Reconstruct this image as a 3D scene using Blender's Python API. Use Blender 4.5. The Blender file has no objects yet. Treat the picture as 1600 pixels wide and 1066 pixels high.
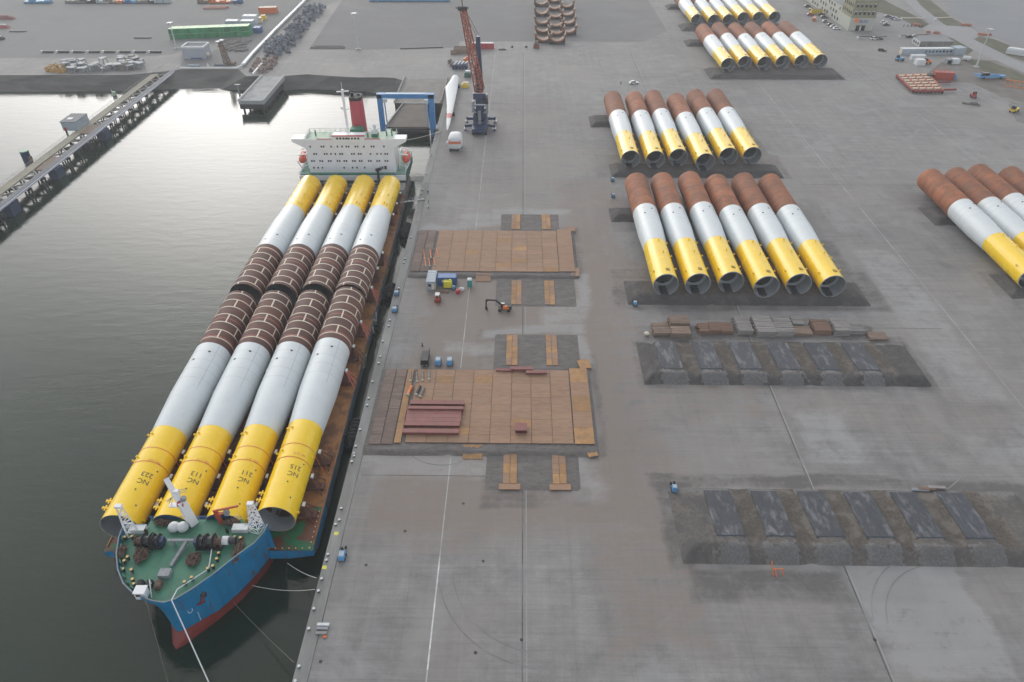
import bpy, bmesh, math, random
import numpy as np
from mathutils import Vector, Matrix
random.seed(7); rng=np.random.default_rng(5)
R=math.radians; PI=math.pi
scene=bpy.context.scene; COL=scene.collection
# ---------------------------------------------------------------- camera and survey
CAM_H=110.0; FOC=1111.0; PITCH=math.atan(853/FOC); YAW=R(.74)
def at(u,v,h=0.0):
    """ground survey: point of the photograph (1600 px wide) -> place on the level z=h"""
    a=(u-800)/FOC; b=(533-v)/FOC; c,s=math.cos(PITCH),math.sin(PITCH)
    dx,dy,dz=a,c+b*s,-s+b*c; t=(h-CAM_H)/dz
    x,y=dx*t,dy*t
    return Vector((x*math.cos(YAW)-y*math.sin(YAW), x*math.sin(YAW)+y*math.cos(YAW), h))
cd=bpy.data.cameras.new('camera'); cam=bpy.data.objects.new('camera',cd); COL.objects.link(cam)
cd.sensor_width=36; cd.lens=FOC/1600*36; cd.clip_start=.5; cd.clip_end=9000
cam.location=(0,0,CAM_H); cam.rotation_euler=(PI/2-PITCH,0,YAW); scene.camera=cam
# ---------------------------------------------------------------- materials
def srgb(r,g,b):
    f=lambda c:(c/255/12.92 if c/255<=.04045 else ((c/255+.055)/1.055)**2.4)
    return (f(r),f(g),f(b))
class NT:
    def __init__(s,m): s.t=m.node_tree; s.n=s.t.nodes; s.l=s.t.links
    def new(s,k,**kw):
        n=s.n.new(k)
        for a,b in kw.items(): setattr(n,a,b)
        return n
    def val(s,sock,v):
        if hasattr(v,'is_output') or isinstance(v,bpy.types.NodeSocket): s.l.new(v,sock)
        else: sock.default_value=v
    def noise(s,vec,scale,detail=4,rough=.55,dist=0):
        n=s.new('ShaderNodeTexNoise'); s.l.new(vec,n.inputs['Vector']); n.inputs['Scale'].default_value=scale
        n.inputs['Detail'].default_value=detail; n.inputs['Roughness'].default_value=rough; n.inputs['Distortion'].default_value=dist
        return n.outputs[0]
    def mapr(s,v,a,b,c=0,d=1):
        n=s.new('ShaderNodeMapRange'); s.l.new(v,n.inputs[0])
        for i,x in enumerate((a,b,c,d)): n.inputs[i+1].default_value=x
        return n.outputs[0]
    def math(s,op,a,b=0.0):
        n=s.new('ShaderNodeMath',operation=op); s.val(n.inputs[0],a); s.val(n.inputs[1],b); return n.outputs[0]
    def mix(s,f,a,b,mode='MIX'):
        n=s.new('ShaderNodeMix',data_type='RGBA',blend_type=mode)
        s.val(n.inputs[0],f)
        for i,x in ((6,a),(7,b)):
            if isinstance(x,(tuple,list)): n.inputs[i].default_value=(*x[:3],1)
            else: s.l.new(x,n.inputs[i])
        return n.outputs[2]
    def scale(s,vec,sx,sy,sz):
        n=s.new('ShaderNodeMapping'); s.l.new(vec,n.inputs[0]); n.inputs['Scale'].default_value=(sx,sy,sz); return n.outputs[0]
MATS={}
def mat(name,c,r=.6,m=0.0,v=.15,s=1.2,c2=None,s2=.5,a2=.6,th=(.5,.62),stretch=(1,1,1),bump=0.0,bs=8,vary=0.0,spec=.5):
    """painted / weathered surface: colour with cloudy variation and patches of a second colour"""
    M=bpy.data.materials.new(name); M.use_nodes=True; T=NT(M); b=T.n['Principled BSDF']
    tc=T.new('ShaderNodeTexCoord').outputs['Object']; oi=T.new('ShaderNodeObjectInfo')
    off=T.math('MULTIPLY',oi.outputs['Random'],173.0)
    vm=T.new('ShaderNodeVectorMath',operation='ADD'); T.l.new(tc,vm.inputs[0]); T.l.new(off,vm.inputs[1])
    vec=T.scale(vm.outputs[0],*stretch)
    n=T.noise(vec,s,5,.6); f=T.mapr(n,.3,.7,1-v,1+v)
    if vary:
        f=T.math('MULTIPLY',f,T.mapr(oi.outputs['Random'],0,1,1-vary,1+vary))
    g=T.new('ShaderNodeCombineColor')
    for i in range(3): T.l.new(f,g.inputs[i])
    col=T.mix(1.0,c,g.outputs[0],'MULTIPLY')
    if c2:
        k=T.mapr(T.noise(vec,s2,6,.65,.4),th[0],th[1],0,a2); col=T.mix(k,col,c2)
    T.l.new(col,b.inputs['Base Color']); b.inputs['Metallic'].default_value=m
    T.l.new(T.mapr(n,.3,.7,max(.05,r-.07),min(1,r+.07)),b.inputs['Roughness']); b.inputs['Specular IOR Level'].default_value=spec
    if bump:
        B=T.new('ShaderNodeBump'); B.inputs['Strength'].default_value=bump; B.inputs['Distance'].default_value=.1
        T.l.new(T.noise(vec,bs,4),B.inputs['Height']); T.l.new(B.outputs[0],b.inputs['Normal'])
    MATS[name]=M; return M
YEL=mat('yellow_paint',(.90,.60,.010),.24,v=.05,s=.3,c2=(.78,.50,.01),s2=.6,a2=.2,th=(.55,.75),spec=.6)
WHT=mat('pale_grey_paint',(.62,.67,.685),.36,v=.05,s=.25,c2=(.52,.55,.55),s2=.5,a2=.5,th=(.55,.75))
RST=mat('rusty_steel',(.30,.10,.036),.72,v=.3,s=.25,c2=(.15,.058,.028),s2=.16,a2=.8,th=(.42,.62),vary=.22,bump=.2)
RSD=mat('dark_rusty_steel',(.115,.045,.03),.7,v=.25,s=.35,c2=(.075,.032,.024),s2=.2,a2=.8,th=(.45,.6),vary=.1)
WLD=mat('cream_weld_coating',(.66,.58,.47),.6,v=.1); PNK=mat('pink_marking',(.55,.13,.11),.6)
SEM=mat('grey_weld_seam',(.42,.455,.47),.45); RSM=mat('dark_weld_seam',(.13,.05,.025),.75,v=.3)
PIN=mat('pile_inside_steel',(.30,.32,.335),.6,v=.15,s=.4); BLK=mat('black_lettering',(.012,.012,.014),.5)
ORG=mat('orange_webbing',(.62,.13,.02),.6); DRK=mat('dark_steel',(.03,.032,.036),.55,v=.3)
HBL=mat('blue_hull_paint',(.008,.19,.39),.42,v=.2,s=.5,c2=(.10,.05,.03),s2=.5,a2=.8,th=(.55,.70),stretch=(1.4,1.4,.22))
HWX=mat('worn_blue_hull_paint',(.045,.12,.19),.5,v=.3,s=.25,c2=(.24,.15,.05),s2=.12,a2=.9,th=(.48,.6),stretch=(1,1,.5))
HRD=mat('red_hull_paint',(.21,.028,.024),.5,v=.2,s=.6,c2=(.12,.06,.04),s2=.5,a2=.6)
GDK=mat('green_deck_paint',(.045,.19,.12),.55,v=.14,s=.6,c2=(.03,.10,.07),s2=.4,a2=.5,bump=.1)
GWN=mat('worn_green_deck',(.012,.14,.06),.6,v=.25,s=.6,c2=(.13,.035,.02),s2=.28,a2=.95,th=(.48,.54))
CDK=mat('rusty_cargo_deck',(.32,.14,.045),.75,v=.35,s=.2,c2=(.06,.03,.018),s2=.2,a2=.75,th=(.47,.6))
PGR=mat('pale_green_deck',(.42,.55,.42),.6,v=.12,s=.3,c2=(.25,.36,.27),s2=.3)
SWH=mat('white_ship_paint',(.78,.79,.81),.4,v=.04,s=.3,c2=(.55,.50,.42),s2=.4,a2=.35,th=(.62,.75),stretch=(1,1,.3))
RED=mat('red_paint',(.42,.05,.06),.5,v=.15); FUN=mat('faded_red_funnel_paint',(.42,.055,.075),.5,v=.12,s=.4)
ROP=mat('brown_rope',(.13,.085,.065),.9,v=.5,s=3,bump=.5); RLN=mat('pale_rope',(.62,.60,.52),.8)
DLN=mat('dark_rope',(.14,.13,.11),.9)
BYL=mat('pale_yellow_cap',(.70,.48,.18),.5); GLS=mat('dark_window_glass',(.01,.012,.016),.08,v=0)
LBO=mat('lifeboat_orange',(.55,.08,.035),.5,v=.15); RUB=mat('black_rubber',(.012,.013,.014),.7,v=.3)
STL=mat('grey_steel',(.24,.26,.28),.5,v=.2); STW=mat('weathered_grey_steel',(.20,.19,.18),.65,v=.3,c2=(.11,.08,.06),s2=.4,a2=.5)
GRV=mat('dark_gravel',(.078,.073,.072),.95,v=.3,s=1.8,c2=(.125,.118,.112),s2=.3,a2=.6,bump=.9,bs=5)
GRP=mat('brownish_pad_gravel',(.14,.128,.122),.95,v=.3,s=1.8,c2=(.19,.178,.168),s2=.35,a2=.7,stretch=(.5,1.6,1),bump=.7,bs=5)
GRL=mat('grey_gravel',(.125,.114,.104),.95,v=.3,s=1.6,c2=(.085,.082,.083),s2=.22,a2=.8,th=(.45,.6),bump=.9,bs=5)
MTB=mat('black_rubber_mat',(.042,.047,.058),.6,v=.35,s=.9,c2=(.22,.22,.235),s2=.4,a2=.7,th=(.5,.68),vary=.15,stretch=(1.6,.6,1))
GRF=mat('pale_grey_gravel',(.155,.152,.152),.95,v=.3,s=2.2,c2=(.13,.125,.12),s2=.35,a2=.6,bump=.9,bs=6)
GRB=mat('brown_gravel',(.095,.082,.07),.95,v=.35,s=2,c2=(.175,.16,.145),s2=.35,a2=.6,bump=.9,bs=6)
MTE=mat('blue_grey_mat_edge',(.05,.065,.085),.6,v=.15)
PLB=mat('brown_steel_plate',(.30,.18,.112),.75,v=.22,s=.8,c2=(.28,.19,.125),s2=.4,a2=.7,stretch=(.5,2.5,1),vary=.09,bump=.15)
PLO=mat('orange_rusty_plate',(.36,.20,.085),.75,v=.2,s=.8,c2=(.22,.14,.08),s2=.4,a2=.6,stretch=(1,1,1),vary=.2)
PLG=mat('greyish_brown_plate',(.165,.12,.10),.8,v=.25,s=.8,c2=(.22,.17,.14),s2=.4,a2=.6,stretch=(.5,2.5,1),vary=.15)
RPR=mat('red_primer_steel',(.25,.10,.088),.65,v=.12,s=.6,vary=.1,c2=(.18,.075,.066),s2=.4,a2=.4)
TMB=mat('weathered_timber',(.21,.155,.12),.85,v=.35,s=1.2,stretch=(.3,3,3),vary=.2); TMG=mat('grey_weathered_timber',(.26,.245,.235),.85,v=.35,s=1.2,stretch=(.3,3,3),vary=.15)
TMR=mat('red_brown_timber',(.20,.125,.09),.85,v=.3,s=1.2,stretch=(.3,3,3),vary=.15)
BLU=mat('light_blue_paint',(.10,.30,.55),.4,v=.15,vary=.12); CBL=mat('blue_container_paint',(.03,.10,.26),.5,v=.15,s=.6)
CGR=mat('pale_grey_container',(.34,.40,.45),.5,v=.12,s=.6); CWH=mat('white_container',(.62,.65,.66),.5,v=.1)
CGN=mat('green_container_paint',(.035,.26,.11),.5,v=.25,vary=.3); CGT=mat('pale_green_lid',(.45,.62,.36),.5,v=.15,vary=.1)
YBX=mat('yellow_machine_paint',(.70,.50,.03),.45,v=.12); LYL=mat('lemon_yellow_paint',(.72,.68,.07),.45,v=.1)
TEA=mat('teal_plastic',(.01,.20,.20),.4); ORP=mat('orange_paint',(.60,.15,.03),.45,v=.15,vary=.15)
CRB=mat('dark_blue_crane_paint',(.022,.045,.10),.45,v=.2); CRR=mat('red_crane_boom_paint',(.34,.10,.06),.55,v=.25)
GAN=mat('blue_gantry_paint',(.05,.22,.50),.45,v=.2,c2=(.25,.14,.10),s2=.6,a2=.5,th=(.6,.75))
GNT=mat('pale_blue_beam_top',(.35,.48,.60),.5,v=.15)
CNC=mat('pale_concrete',(.36,.37,.37),.85,v=.2,s=.3,c2=(.24,.24,.235),s2=.2,a2=.7); CNB=mat('brownish_concrete',(.23,.215,.195),.85,v=.25,s=.25,c2=(.15,.14,.13),s2=.2)
WALL=mat('dark_quay_wall',(.04,.04,.038),.85,v=.4,s=.4); SLP=mat('stone_embankment',(.105,.103,.095),.9,v=.35,s=.3,c2=(.05,.05,.046),s2=.12,a2=.85,stretch=(.25,1,1),bump=.6,bs=1.5)
SDL=mat('tan_saddle_steel',(.34,.24,.17),.7,v=.3,s=.8,c2=(.10,.06,.045),s2=.6,a2=.7,vary=.12)
TET=mat('blue_grey_concrete',(.16,.18,.215),.8,v=.3,vary=.35); PNB=mat('pinkish_stone',(.27,.21,.18),.85,v=.4,vary=.3)
BCR=mat('cream_facade',(.42,.43,.38),.75,v=.08,s=.5); BOL=mat('olive_facade',(.24,.235,.15),.75,v=.12); BGR=mat('grey_roof',(.22,.23,.24),.8,v=.2)
SGO=mat('orange_sign',(.80,.20,.02),.5,v=0); SGB=mat('blue_sign',(.03,.08,.40),.5,v=0)
MSN=mat('mast_galvanised',(.50,.52,.52),.4); SKN=mat('skin',(.42,.24,.17),.6,v=.05); NVY=mat('navy_workwear',(.02,.035,.09),.8); HVY=mat('high_visibility_yellow',(.55,.62,.05),.7)
CARS={k:mat(k+'_car_paint',c,.25,v=.03) for k,c in dict(white=(.75,.76,.78),black=(.015,.016,.018),silver=(.42,.44,.46),blue=(.06,.12,.26),red=(.35,.03,.03),orange=(.62,.16,.04),grey=(.14,.15,.16)).items()}
# ---------------------------------------------------------------- mesh builder
class MB:
    def __init__(s): s.v=[]; s.f=[]; s.m=[]; s.mi=0; s.M=None
    def add(s,vs,fs):
        b=len(s.v)
        for p in vs:
            p=Vector(p); s.v.append(tuple(s.M@p if s.M else p))
        for f in fs: s.f.append([i+b for i in f]); s.m.append(s.mi)
        return s
    def box(s,c,d,rz=0.0,top=None,rx=0.0):
        """box centred at c in x,y with base at c.z; top=(fx,fy) tapers the top"""
        x,y,z=d[0]/2,d[1]/2,d[2]; tx,ty=top or (1,1)
        vs=[(-x,-y,0),(x,-y,0),(x,y,0),(-x,y,0),(-x*tx,-y*ty,z),(x*tx,-y*ty,z),(x*tx,y*ty,z),(-x*tx,y*ty,z)]
        Q=Matrix.Translation(c)@Matrix.Rotation(rz,4,'Z')@Matrix.Rotation(rx,4,'X')
        return s.add([Q@Vector(p) for p in vs],[(3,2,1,0),(4,5,6,7),(0,1,5,4),(1,2,6,5),(2,3,7,6),(3,0,4,7)])
    def bar(s,a,b,w,h=None):
        """square bar from a to b"""
        a,b=Vector(a),Vector(b); d=(b-a); h=h or w
        q=d.to_track_quat('Z','Y').to_matrix().to_4x4(); Q=Matrix.Translation(a)@q; L=d.length; x,y=w/2,h/2
        vs=[(-x,-y,0),(x,-y,0),(x,y,0),(-x,y,0),(-x,-y,L),(x,-y,L),(x,y,L),(-x,y,L)]
        return s.add([Q@Vector(p) for p in vs],[(3,2,1,0),(4,5,6,7),(0,1,5,4),(1,2,6,5),(2,3,7,6),(3,0,4,7)])
    def cyl(s,a,b,r0,r1=None,n=12,caps=True):
        a,b=Vector(a),Vector(b); r1=r0 if r1 is None else r1; d=b-a
        q=d.to_track_quat('Z','Y').to_matrix().to_4x4(); Q=Matrix.Translation(a)@q; L=d.length
        vs=[(r0*math.cos(2*PI*i/n),r0*math.sin(2*PI*i/n),0) for i in range(n)]+[(r1*math.cos(2*PI*i/n),r1*math.sin(2*PI*i/n),L) for i in range(n)]
        fs=[(i,(i+1)%n,n+(i+1)%n,n+i) for i in range(n)]
        if caps: fs+=[tuple(range(n-1,-1,-1)),tuple(range(n,2*n))]
        return s.add([Q@Vector(p) for p in vs],fs)
    def tube(s,pts,r,n=6):
        pts=[Vector(p) for p in pts]; rings=[]
        for i,p in enumerate(pts):
            d=(pts[min(i+1,len(pts)-1)]-pts[max(i-1,0)]).normalized(); q=d.to_track_quat('Z','Y')
            rr=r[i] if isinstance(r,(list,tuple)) else r
            rings.append([p+q@Vector((rr*math.cos(2*PI*k/n),rr*math.sin(2*PI*k/n),0)) for k in range(n)])
        return s.loft(rings,caps=True)
    def loft(s,rings,caps=True,closed=True):
        n=len(rings[0]); vs=[p for r in rings for p in r]; fs=[]
        for i in range(len(rings)-1):
            for k in range(n if closed else n-1):
                k2=(k+1)%n; fs.append((i*n+k,i*n+k2,(i+1)*n+k2,(i+1)*n+k))
        if caps: fs+=[tuple(range(n-1,-1,-1)),tuple(range((len(rings)-1)*n,len(rings)*n))]
        return s.add(vs,fs)
    def lathe_y(s,prof,n=48,cx=0,cz=0):
        """revolve (y,r) about the y axis"""
        return s.loft([[(cx+r*math.cos(2*PI*k/n),y,cz+r*math.sin(2*PI*k/n)) for k in range(n)] for y,r in prof],caps=False)
    def lathe_z(s,prof,n=16,c=(0,0,0)):
        return s.loft([[(c[0]+r*math.cos(2*PI*k/n),c[1]+r*math.sin(2*PI*k/n),c[2]+z) for k in range(n)] for z,r in prof],caps=True)
    def prism(s,poly,z0,z1):
        n=len(poly); vs=[(x,y,z0) for x,y in poly]+[(x,y,z1) for x,y in poly]
        return s.add(vs,[tuple(range(n-1,-1,-1)),tuple(range(n,2*n))]+[(i,(i+1)%n,n+(i+1)%n,n+i) for i in range(n)])
    def ball(s,c,r,n=10,sq=(1,1,1)):
        rings=[]
        for i in range(1,n):
            t=PI*i/n; rings.append([(c[0]+sq[0]*r*math.sin(t)*math.cos(2*PI*k/(2*n)),c[1]+sq[1]*r*math.sin(t)*math.sin(2*PI*k/(2*n)),c[2]-sq[2]*r*math.cos(t)) for k in range(2*n)])
        return s.loft(rings)
    def lattice(s,a,b,w0,w1,bays,r=.1,up=(0,0,1)):
        """four-chord lattice boom from a to b"""
        a,b=Vector(a),Vector(b); d=(b-a).normalized(); q=d.to_track_quat('Z','Y')
        def cs(t):
            w=(w0+(w1-w0)*t)/2; p=a.lerp(b,t); return [p+q@Vector((sx*w,sy*w,0)) for sx,sy in ((-1,-1),(1,-1),(1,1),(-1,1))]
        for i in range(bays):
            A,B=cs(i/bays),cs((i+1)/bays)
            for k in range(4):
                s.bar(A[k],B[k],r*1.5); s.bar(A[k],A[(k+1)%4],r); s.bar(A[k] if i%2 else A[(k+1)%4],B[(k+1)%4] if i%2 else B[k],r)
        return s
    def build(s,name,m,parent=None,smooth=False,loc=None,sharp=40):
        me=bpy.data.meshes.new(name); me.from_pydata(s.v,[],s.f)
        ms=m if isinstance(m,(list,tuple)) else [m]
        for x in ms: me.materials.append(x)
        if len(ms)>1: me.polygons.foreach_set('material_index',s.m)
        bm=bmesh.new(); bm.from_mesh(me); bmesh.ops.recalc_face_normals(bm,faces=bm.faces); bm.to_mesh(me); bm.free()
        if smooth:
            me.polygons.foreach_set('use_smooth',[True]*len(me.polygons))
            try: me.set_sharp_from_angle(angle=R(sharp))
            except Exception: pass
        me.update(); o=bpy.data.objects.new(name,me); COL.objects.link(o)
        if parent: o.parent=parent
        if loc is not None: o.location=loc
        return o
def tag(o,label,cat,group=None,kind=None):
    if label: o['label']=label
    if cat: o['category']=cat
    if group: o['group']=group
    if kind: o['kind']=kind
    return o
def thing(name,label,cat,loc=(0,0,0),rz=0.0,group=None):
    o=bpy.data.objects.new(name,None); COL.objects.link(o); o.location=loc; o.rotation_euler=(0,0,rz); o.empty_display_size=.5
    return tag(o,label,cat,group)
def struct(o): o['kind']='structure'; return o
def dup(o,loc,rz=None,label=None,group=None):
    r=o.copy(); COL.objects.link(r); r.location=loc
    if rz is not None: r.rotation_euler=(0,0,rz)
    if label: r['label']=label
    if group: r['group']=group
    for ch in o.children:
        c=ch.copy(); COL.objects.link(c); c.parent=r
        for g in ch.children:
            d=g.copy(); COL.objects.link(d); d.parent=c
    return r
def wheels(t,pts,r,w_,ax=(1,0,0),m=None,name='wheel'):
    ax=Vector(ax)*w_/2; o=None
    for p in pts:
        p=Vector(p) if len(p)==3 else Vector((p[0],p[1],r))
        if o is None: o=MB().cyl(-ax,ax,r,r,12).build(name,m or RUB,t); q=o
        else: q=o.copy(); COL.objects.link(q); q.parent=t
        q.location=p
ORD=['first','second','third','fourth','fifth','sixth','seventh','eighth','ninth','tenth','eleventh','twelfth']
def text_mesh(txt,size,extrude=.0,align='CENTER'):
    c=bpy.data.curves.new('lettering','FONT'); c.body=txt; c.size=size; c.extrude=extrude; c.align_x=align; c.align_y='CENTER'; c.resolution_u=3
    o=bpy.data.objects.new('lettering',c); COL.objects.link(o); bpy.context.view_layer.update()
    me=bpy.data.meshes.new_from_object(o.evaluated_get(bpy.context.evaluated_depsgraph_get()))
    COL.objects.unlink(o); bpy.data.objects.remove(o); return me
# ---------------------------------------------------------------- light and air
SUN_EL=R(24); SUN_AZ=R(-22)            # low behind thin cloud, ahead and to the left
w=bpy.data.worlds.new('World'); scene.world=w; w.use_nodes=True; T=NT(w)
sky=T.new('ShaderNodeTexSky',sky_type='NISHITA',sun_disc=False,sun_elevation=SUN_EL,sun_rotation=SUN_AZ)
sky.air_density=1.0; sky.dust_density=1.2; sky.ozone_density=1.0
hs=T.new('ShaderNodeHueSaturation'); hs.inputs['Saturation'].default_value=.22; T.l.new(sky.outputs[0],hs.inputs['Color'])
bg=T.n['Background']; T.l.new(hs.outputs[0],bg.inputs[0]); bg.inputs[1].default_value=.15
sd=bpy.data.lights.new('sun','SUN'); so=bpy.data.objects.new('sun',sd); COL.objects.link(so)
sd.energy=.6; sd.angle=R(85); sd.color=(1,.92,.83)
dirv=Vector((math.sin(SUN_AZ)*math.cos(SUN_EL),math.cos(SUN_AZ)*math.cos(SUN_EL),math.sin(SUN_EL)))
so.rotation_euler=dirv.to_track_quat('Z','Y').to_euler(); so.location=dirv*800+Vector((0,0,300))
scene.view_settings.view_transform='Standard'; scene.view_settings.look='None'; scene.view_settings.exposure=.72; scene.view_settings.gamma=1
# ---------------------------------------------------------------- ground, water
QX=-34.9; WZ=-5.0
top=[(QX,318.6),(-57.0,318.6),(-57.3,331),(-57.1,350),(-62,354.3),(-67.5,355.2),(-80.1,355),(-93.1,356.9),(-106.4,359.7),(-118.3,356.5),(-135.7,356.3),(-143.4,367.4),(-171.6,367.2),(-180,362.9),(-195,357.6),(-257.9,356.2),(-3000,356.2)]
toe=[(QX,318.6),(-57.0,318.6),(-57.3,331),(-58.5,339),(-61,341.5),(-66.1,343),(-79.5,348.4),(-98.7,350.5),(-110,350.5),(-115.7,349),(-134.8,349.6),(-150,350.2),(-164.6,349.4),(-176,347),(-191.6,346),(-253.4,344.6),(-3000,344.6)]
gp=[(QX,-400)]+top+[(-3000,4000),(3000,4000),(3000,-400)]
def concrete_material():
    M=bpy.data.materials.new('worn_concrete_ground'); M.use_nodes=True; T=NT(M); b=T.n['Principled BSDF']
    geo=T.new('ShaderNodeTexCoord').outputs['Object']
    at_=T.new('ShaderNodeAttribute',attribute_name='stain'); sp=T.new('ShaderNodeSeparateColor'); T.l.new(at_.outputs['Color'],sp.inputs[0])
    n1=T.noise(geo,.018,6,.6,.3); n2=T.noise(geo,.22,8,.68); n3=T.noise(T.scale(geo,.05,1,1),.55,5,.65,.2); n4=T.noise(T.scale(geo,1,.04,1),.5,5,.65,.2); n5=T.noise(geo,2.4,5,.7)
    col=T.mix(T.mapr(n1,.35,.65),(.206,.199,.196),(.264,.256,.249))
    def mul(col,n,a,b_,lo,hi):
        f=T.mapr(n,a,b_,lo,hi); g=T.new('ShaderNodeCombineColor')
        for i in range(3): T.l.new(f,g.inputs[i])
        return T.mix(1.0,col,g.outputs[0],'MULTIPLY')
    col=mul(col,n2,.32,.68,.80,1.17); col=mul(col,n5,.3,.7,.92,1.08); col=mul(col,n4,.34,.66,.93,1.07); col=mul(col,n3,.34,.66,.92,1.07); col=mul(col,T.noise(T.scale(geo,.05,1,1),1.7,8,.72,.5),.36,.64,.90,1.09); col=T.mix(T.mapr(T.noise(geo,.032,7,.62,.7),.46,.62,0,.55),col,(.275,.256,.238))
    col=mul(col,T.noise(geo,.75,6,.75,.6),.6,.72,1.0,.84)
    bt=T.new('ShaderNodeTexBrick'); T.l.new(geo,bt.inputs[0]); bt.inputs['Scale'].default_value=1.0; bt.inputs['Mortar Size'].default_value=.05; bt.inputs['Brick Width'].default_value=9.5; bt.inputs['Row Height'].default_value=6.2; bt.offset=0.0; bt.inputs['Bias'].default_value=0
    bt.inputs['Color1'].default_value=(1,1,1,1); bt.inputs['Color2'].default_value=(.94,.945,.95,1); bt.inputs['Mortar'].default_value=(.80,.80,.80,1); col=T.mix(.8,col,bt.outputs[0],'MULTIPLY')
    n6=T.noise(geo,.06,4,.6,.8)
    col=T.mix(T.mapr(n6,.56,.64,0,.35),col,(.30,.305,.305))
    rough=T.math('ADD',T.math('ADD',T.mapr(n2,.25,.75,-.05,1.0),T.mapr(n3,.3,.7,-.3,.3)),T.mapr(T.noise(geo,.9,7,.7),.3,.7,-.3,.3))
    def k(ch,w=1.0):
        e=T.math('MULTIPLY',sp.outputs[ch],T.math('ADD',.5,rough)); return T.mapr(e,.2,.66,0,w)
    col=T.mix(k('Green',.8),col,(.22,.182,.158)); 
    col=T.mix(k('Red',.8),col,(.105,.10,.096)); col=T.mix(k('Blue',.6),col,(.335,.335,.337))
    T.l.new(col,b.inputs['Base Color']); T.l.new(T.mapr(n2,.3,.7,.62,.85),b.inputs['Roughness']); b.inputs['Specular IOR Level'].default_value=.35
    return M
GRD=concrete_material()
bm=bmesh.new(); fv=[bm.verts.new((x,y,-.03)) for x,y in gp]; f=bm.faces.new(fv); bmesh.ops.triangulate(bm,faces=[f])
me=bpy.data.meshes.new('ground'); bm.to_mesh(me); bm.free(); me.materials.append(GRD); g=bpy.data.objects.new('ground',me); COL.objects.link(g); struct(g)
# quay apron: fine sheet with the real stains of the yard as a mask
X0,X1,Y0,Y1,ST=QX,250.1,30.0,420.0,1.0
nx=int((X1-X0)/ST)+1; ny=int((Y1-Y0)/ST)+1
gx,gy=np.meshgrid(X0+np.arange(nx)*ST,Y0+np.arange(ny)*ST)
def fbm(sc,seed,oct=4):
    r=np.random.default_rng(seed); out=np.zeros_like(gx); amp=1; tot=0
    for o in range(oct):
        c=sc/2**o; G=r.random((int((Y1-Y0)/c)+4,int((X1-X0)/c)+4)); u=(gx-X0)/c; v=(gy-Y0)/c; i=u.astype(int); j=v.astype(int); a=u-i; b=v-j; a=a*a*(3-2*a); b=b*b*(3-2*b)
        out+=amp*(G[j,i]*(1-a)*(1-b)+G[j,i+1]*a*(1-b)+G[j+1,i]*(1-a)*b+G[j+1,i+1]*a*b); tot+=amp; amp*=.55
    return out/tot-.5
N1,N2,N3=fbm(24,1),fbm(24,2),fbm(9,3)
def blob(x0,x1,y0,y1,soft=4,wob=14):
    px=gx+N1*wob+N3*wob*.5; py=gy+N2*wob+N3*wob*.4
    d=np.minimum(np.minimum(px-x0,x1-px),np.minimum(py-y0,y1-py)); return np.clip(d/soft+.5,0,1)
dark=np.zeros_like(gx); brown=np.zeros_like(gx); light=np.zeros_like(gx)
def put(a,m,k): np.maximum(a,m*k,out=a)
put(brown,blob(-28,29,84,205,14),.8); put(brown,blob(13,34,60,240,7),.5); put(brown,blob(-20,10,130,180,8),.7); put(brown,blob(26,62,110,128,7,16),.4); put(brown,blob(-30,30,200,330,30,30),.3); put(brown,blob(60,108,110,126,6),.35)
for x0,x1,y0,y1,k in ((27,32,77,99,.9),(26,100,95,98.5,.95),(30,72,70,77.5,.8),(28,32,126,146,.7),(30,92,143.5,151,.85),(94,99,78,96,.9),(28,98,124.8,128,.6),(26,101,157,178,.75),(30,100,200,226,.5),(33,97,178,200,.3),(28,99,240,262,.65),(36,95,292,304,.45),(90,160,352,372,.5),(132,200,165,178,.5),(134,180,205,222,.5),(15,19.5,103,138,.8),(14,19,170,204,.6),(-30,15,98,108,.35),(-34,-26,104,134,.5),(-33,-28,172,203,.4),(-8,15,90,100,.65),(-11,16,132,150,.6),(-10,16,158,174,.5),(95,103,76,98,.9),(93,98,126,146,.9),(92,97,160,196,.9),(90,96,245,300,.6)):
    put(dark,blob(x0,x1,y0,y1,1.3,3.2),k*.9)
for x0,x1,y0,y1,k in ((58.9,80,57,80,.85),(62,74,100,118,.6),(-30,-6,97,106,.55),(8,19,90,150,.45),(-20,6,137,144,.6),(6,20,150,162,.6),(-20,10,202,212,.55),(60,90,148,157,.5),(40,58,147,156,.3),(100,112,120,190,.5),(104,150,60,110,.4),(15.5,19,133,150,.9),(15.8,19,158,174,.9),(-9,16,146.3,150.5,.8),(-12,8,137,141,.6),(-8,17,212,216,.7),(-33,-8,200.8,205,.7),(-33,-12,99.5,103.2,.8),(13,17,94,108,.7),(32,60,56,74,.2)):
    put(light,blob(x0,x1,y0,y1,3,7),k)
dark*=(.7+N3*.9)
verts=np.stack([gx.ravel(),gy.ravel(),np.zeros(gx.size)],1); idx=np.arange(nx*ny).reshape(ny,nx)
quads=np.stack([idx[:-1,:-1].ravel(),idx[:-1,1:].ravel(),idx[1:,1:].ravel(),idx[1:,:-1].ravel()],1)
keep=(verts[quads[:,0],0]>=QX-.1)
me=bpy.data.meshes.new('apron_ground'); nq=len(quads)
me.vertices.add(len(verts)); me.vertices.foreach_set('co',verts.ravel()); me.loops.add(nq*4); me.loops.foreach_set('vertex_index',quads.ravel().astype(np.int32)); me.polygons.add(nq)
me.polygons.foreach_set('loop_start',(np.arange(nq)*4).astype(np.int32)); me.update(calc_edges=True)
ca=me.color_attributes.new('stain','FLOAT_COLOR','POINT'); ca.data.foreach_set('color',np.stack([dark.ravel(),brown.ravel(),light.ravel(),np.ones(gx.size)],1).clip(0,1).astype(np.float32).ravel())
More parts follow.
